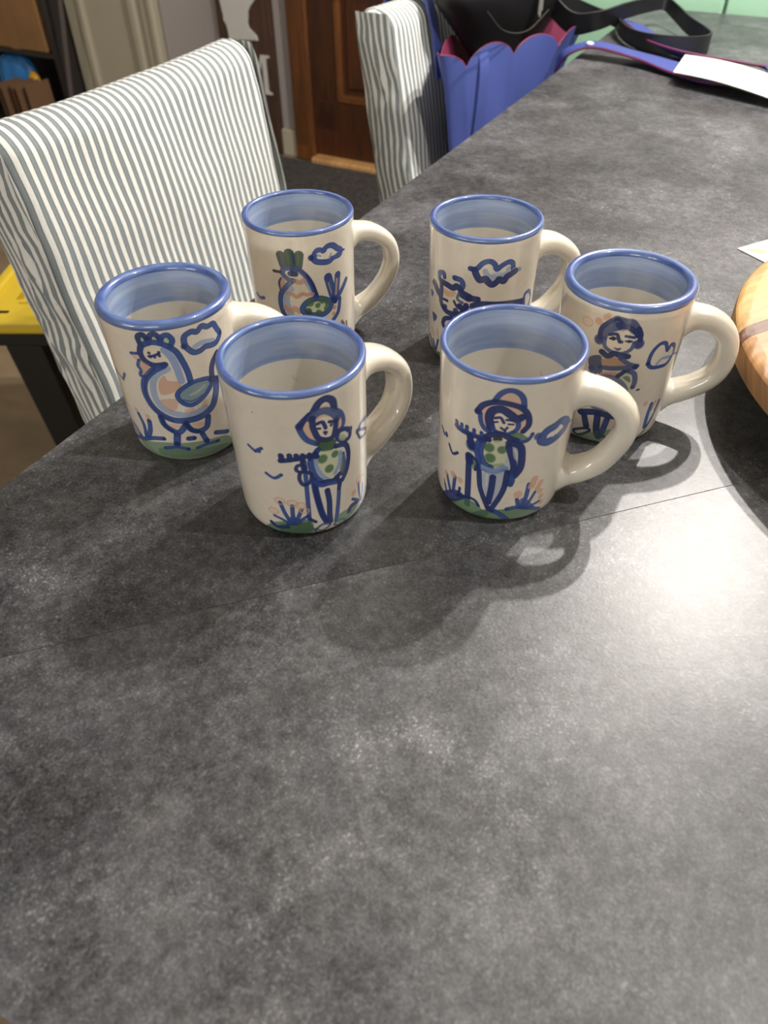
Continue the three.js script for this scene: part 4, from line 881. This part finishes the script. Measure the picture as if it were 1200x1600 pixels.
{
  const C = [-0.545, -1.50], t = thing('handbag', 'slouchy black leather handbag standing inside the blue tote', 'bag', [C[0], 0, C[1]]);
  const n = fbm(7, 4, 91), dir = [0.33, 0.944];                               // its long axis on the floor plan
  const bag = grid(80, 48, (u, v) => {
    const a = u * 2 * Math.PI, b = (v - 0.5) * Math.PI, cb = Math.pow(Math.max(0, Math.cos(b)), 0.35), sy = Math.sign(Math.sin(b)) * Math.pow(Math.abs(Math.sin(b)), 0.6), sg = (x, e) => Math.sign(x) * Math.pow(Math.abs(x), e);
    const w = 1 + 0.30 * (n(u, v * 0.8) - 0.5), y = 0.745 + sy * 0.185 + 0.02 * (n(u, v) - 0.5), up = clamp((y - 0.745) * 11), lx = sg(Math.sin(a), 0.8) * (0.016 + 0.030 * up) * cb * w, lz = sg(Math.cos(a), 0.7) * (0.09 + 0.085 * up) * cb * (1 + 0.12 * (n(u * 1.0, v) - 0.5));
    return [lx * dir[1] - lz * dir[0], y, lx * dir[0] + lz * dir[1], u * 3, v * 2];
  });
  part('bag_body', bag, blackLeather, t);
  const local = (P) => P.map(([x, y, z, a, b, c]) => [x - C[0], y, z - C[1], a, b, c]);
  part('strap', ribbon(local([[-0.53, 0.86, -1.56, 0.006, 0.014, 0.004], [-0.49, 0.80, -1.585, 0.004, 0.017, 0.006], [-0.452, 0.775, -1.592, 0.002, 0.018, 0.006], [-0.41, 0.780, -1.606, 0.002, 0.016, 0.006], [-0.378, 0.788, -1.664, 0.002, 0.014, 0.006], [-0.345, 0.790, -1.735, 0, 0.012, 0.002], [-0.328, 0.788, -1.765, 0, 0.011, -0.002], [-0.300, 0.781, -1.735, 0, 0.012, -0.002], [-0.264, 0.773, -1.681, 0, 0.013, -0.001], [-0.222, 0.768, -1.622, 0, 0.014, 0], [-0.208, 0.766, -1.592, 0, 0.0145, 0], [-0.216, 0.766, -1.563, 0, 0.0145, 0], [-0.24, 0.766, -1.548, 0, 0.0145, 0], [-0.294, 0.766, -1.543, 0, 0.0145, 0.001], [-0.338, 0.766, -1.574, 0, 0.013, 0.002], [-0.372, 0.767, -1.628, 0, 0.012, 0.002], [-0.40, 0.768, -1.69, 0, 0.011, 0.002], [-0.44, 0.77, -1.71, 0, 0.012, 0.002], [-0.50, 0.80, -1.66, 0, 0.014, 0.002], [-0.53, 0.84, -1.60, 0, 0.014, 0.002]]), 0.0035, 220), blackStrap, t);
  part('ring', new THREE.TorusGeometry(0.030, 0.003, 12, 40).rotateY(0.9), blackStrap, t, [-0.497 - C[0], 0.838, -1.60 - C[1]]);
  part('zip_seam', new THREE.TubeGeometry(new THREE.CatmullRomCurve3([[-0.50, 0.84, -1.28], [-0.498, 0.80, -1.36], [-0.49, 0.785, -1.45], [-0.487, 0.80, -1.55]].map(([x, y, z]) => new THREE.Vector3(x - C[0], y, z - C[1]))), 40, 0.0012, 8), std(0x2a2926, 0.4), t);
  for (const [dz, h] of [[0, 0.05], [0.006, 0.045], [-0.007, 0.042]]) part('tassel', new THREE.CylinderGeometry(0.0018, 0.0026, h, 8), std(0x6a6a66, 0.5), t, [-0.492 - C[0], 0.845 - h / 2, -1.515 + dz - C[1]]);
}

// ---------------------------------------------------------------- dark wooden sign with a white state outline and lettering, against the back wall
{
  const t = thing('wooden_sign', 'tall dark stained plank sign with white cut-out state and letter', 'sign', [0, 0, Z0]);
  part('plank', boxUV(box(0.25, 1.36, 0.02, 0.003), 1), std(0xffffff, 0.6, { map: woodMap(66, 44, 32, 0.6, 0.5) }), t, [-2.04, 0.68, 0.012]);
  const white = std(0xc4c0bc, 0.7);
  const st = new THREE.Shape([[-2.112, 0.402], [-1.980, 0.408], [-1.984, 0.422], [-2.003, 0.436], [-2.016, 0.446], [-2.019, 0.462], [-2.014, 0.478], [-2.012, 0.498], [-2.000, 0.515], [-1.976, 0.538], [-1.962, 0.560], [-1.938, 0.585], [-1.922, 0.602], [-1.955, 0.606], [-1.985, 0.622], [-2.01, 0.622], [-2.045, 0.634], [-2.074, 0.640], [-2.079, 0.656], [-2.086, 0.640], [-2.141, 0.638], [-2.143, 0.60], [-2.136, 0.56], [-2.134, 0.52], [-2.127, 0.478], [-2.129, 0.464], [-2.118, 0.450], [-2.114, 0.43]].map(([x, y]) => new THREE.Vector2(x, y)));
  part('state_cutout', new THREE.ExtrudeGeometry(st, { depth: 0.005, bevelEnabled: true, bevelThickness: 0.001, bevelSize: 0.001, bevelSegments: 1 }), white, t, [0, 0, 0.023]);
  const font = await new FontLoader().loadAsync('fonts/droid/droid_serif_regular.typeface.json');
  const mg = new TextGeometry('M', { font, size: 0.137, depth: 0.005, bevelEnabled: false, curveSegments: 6 }); mg.computeBoundingBox();
  mg.translate(-mg.boundingBox.min.x, 0, 0); mg.scale(0.148 / (mg.boundingBox.max.x - mg.boundingBox.min.x), 1, 1);
  part('letter', mg, white, t, [-2.085, 0.224, 0.0225]);
}

// ---------------------------------------------------------------- shelving with a cardboard box, a colourful package and flattened cartons
{
  const dark = std(0x2b2623, 0.6), t = thing('shelving_unit', 'dark brown shelving unit standing beside the white closet', 'shelf', [0, 0, 0]);
  part('side_panel', box(0.025, 1.5, 0.34, 0.003), dark, t, [-2.712, 0.75, -2.55]);
  part('side_panel', box(0.025, 1.5, 0.34, 0.003), dark, t, [-3.36, 0.75, -2.55]);
  part('back_panel', box(0.63, 1.5, 0.01, 0.002), dark, t, [-3.036, 0.75, -2.722]);
  for (const y of [0.06, 0.348, 0.9, 1.48]) part('shelf_board', box(0.622, 0.02, 0.33, 0.003), dark, t, [-3.036, y, -2.55]);
  const card = std(0xffffff, 0.85, { map: (() => { const n = fbm(5, 4, 121), k2 = fbm(60, 1, 122); return dataTexture(256, 256, (u, v) => { const k = 0.92 + 0.16 * n(u, v) + 0.05 * (k2(u, v * 0.1) - 0.5); return [138 * k, 102 * k, 64 * k]; }); })() });
  const b = thing('cardboard_box', 'tan cardboard box resting on the upper board of the shelving', 'box', [-2.93, 0.358, -2.53], 0.0);
  part('carton', boxUV(box(0.36, 0.30, 0.30, 0.006), 2), card, b, [0, 0.151, 0]);
  part('tape', box(0.05, 0.20, 0.001, 0.0004), std(0x8a6440, 0.35), b, [0.01, 0.1, 0.1505]);
  for (const s of [-1, 1]) part('flap', boxUV(box(0.178, 0.005, 0.30, 0.002), 2), card, b, [s * 0.091, 0.304, 0]);
  const pk = thing('snack_package', 'glossy blue package with yellow and red end in the shelving', 'package', [-3.02, 0.07, -2.44], 0.1);
  part('bag', grid(40, 24, (u, v) => { const a = u * 2 * Math.PI, b2 = (v - 0.5) * Math.PI, c = Math.pow(Math.max(0, Math.cos(b2)), 0.5); return [0.12 * Math.sin(a) * c * 0.9, 0.125 + 0.125 * Math.sin(b2), 0.035 * Math.cos(a) * c + 0.004 * Math.sin(u * 50)]; }), std(0x2b78bd, 0.25), pk);
  part('yellow_corner', grid(20, 14, (u, v) => { const a = u * 2 * Math.PI, b2 = (v - 0.5) * Math.PI; return [0.095 + 0.028 * Math.sin(a) * Math.cos(b2), 0.155 + 0.045 * Math.sin(b2), 0.022 + 0.02 * Math.cos(a) * Math.cos(b2)]; }), std(0xd9a017, 0.3), pk);
  part('red_corner', grid(20, 14, (u, v) => { const a = u * 2 * Math.PI, b2 = (v - 0.5) * Math.PI; return [0.10 + 0.025 * Math.sin(a) * Math.cos(b2), 0.085 + 0.035 * Math.sin(b2), 0.024 + 0.02 * Math.cos(a) * Math.cos(b2)]; }), std(0xb8311f, 0.3), pk);
  const cartonDark = std(0x6f523a, 0.85);
  for (let i = 0; i < 5; i++) {
    const s = part('flat_carton', box(0.006, 0.27 - 0.006 * i, 0.11, 0.002), cartonDark, scene, [-2.775 - i * 0.042, 0.137, -2.31 + 0.012 * (i % 2)]);
    s.rotation.y = -0.12 + 0.02 * i; s.rotation.z = 0.03;
    tag(s, ['flattened brown carton, first of the upright row below the cardboard box, nearest the closet', 'flattened brown carton, second of the upright row from the closet', 'flattened brown carton, third of the upright row from the closet', 'flattened brown carton, fourth of the upright row from the closet', 'flattened brown carton, last of the upright row from the closet'][i], 'carton', 'flattened cartons standing before the shelving');
  }
  const pole = tag(part('pole', new THREE.CylinderGeometry(0.009, 0.009, 0.95, 16), std(0x57504d, 0.5), scene, [-2.605, 0.47, -2.36]), 'thin grey pole leaning against the white closet door', 'pole');
  pole.rotation.z = -0.22;
}

// ---------------------------------------------------------------- yellow step stool on black legs
{
  const yellow = std(0xc9ad30, 0.5), ochre = std(0xa8840f, 0.5), black = std(0x0d0d0d, 0.5);
  const t = thing('step_stool', 'low yellow plastic step stool with moulded top and black legs', 'stool', [-1.187 + 0.13 * 0.893 - 0.17 * 0.45, 0, -0.758 - 0.13 * 0.45 - 0.17 * 0.893], 0.467);
  // local x runs along the front lip, local z towards it
  part('top', box(0.38, 0.028, 0.34, 0.008), yellow, t, [0, 0.386, 0]);
  for (const s of [-1, 1]) part('rim', box(0.022, 0.02, 0.34, 0.006), yellow, t, [s * 0.179, 0.402, 0]);
  part('rim', box(0.38, 0.014, 0.022, 0.005), yellow, t, [0, 0.400, -0.159]);
  for (const [x, z, w, d] of [[-0.125, 0.065, 0.014, 0.045], [-0.10, 0.102, 0.044, 0.006], [-0.064, 0.114, 0.026, 0.005]]) part('slot', box(w, 0.004, d, 0.0015), ochre, t, [x, 0.3995, z]);
  part('slot', box(0.045, 0.004, 0.009, 0.0015), black, t, [-0.150, 0.3992, 0.135]);
  part('apron', box(0.35, 0.035, 0.30, 0.004), black, t, [0, 0.3545, 0]);
  for (const sx of [-1, 1]) for (const sz of [-1, 1]) { const l = part('leg', box(0.07, 0.36, 0.03, 0.004), black, t, [sx * 0.105, 0.181, sz * 0.13]); l.rotation.z = -sx * 0.09; }
}


renderer.render(scene, camera);
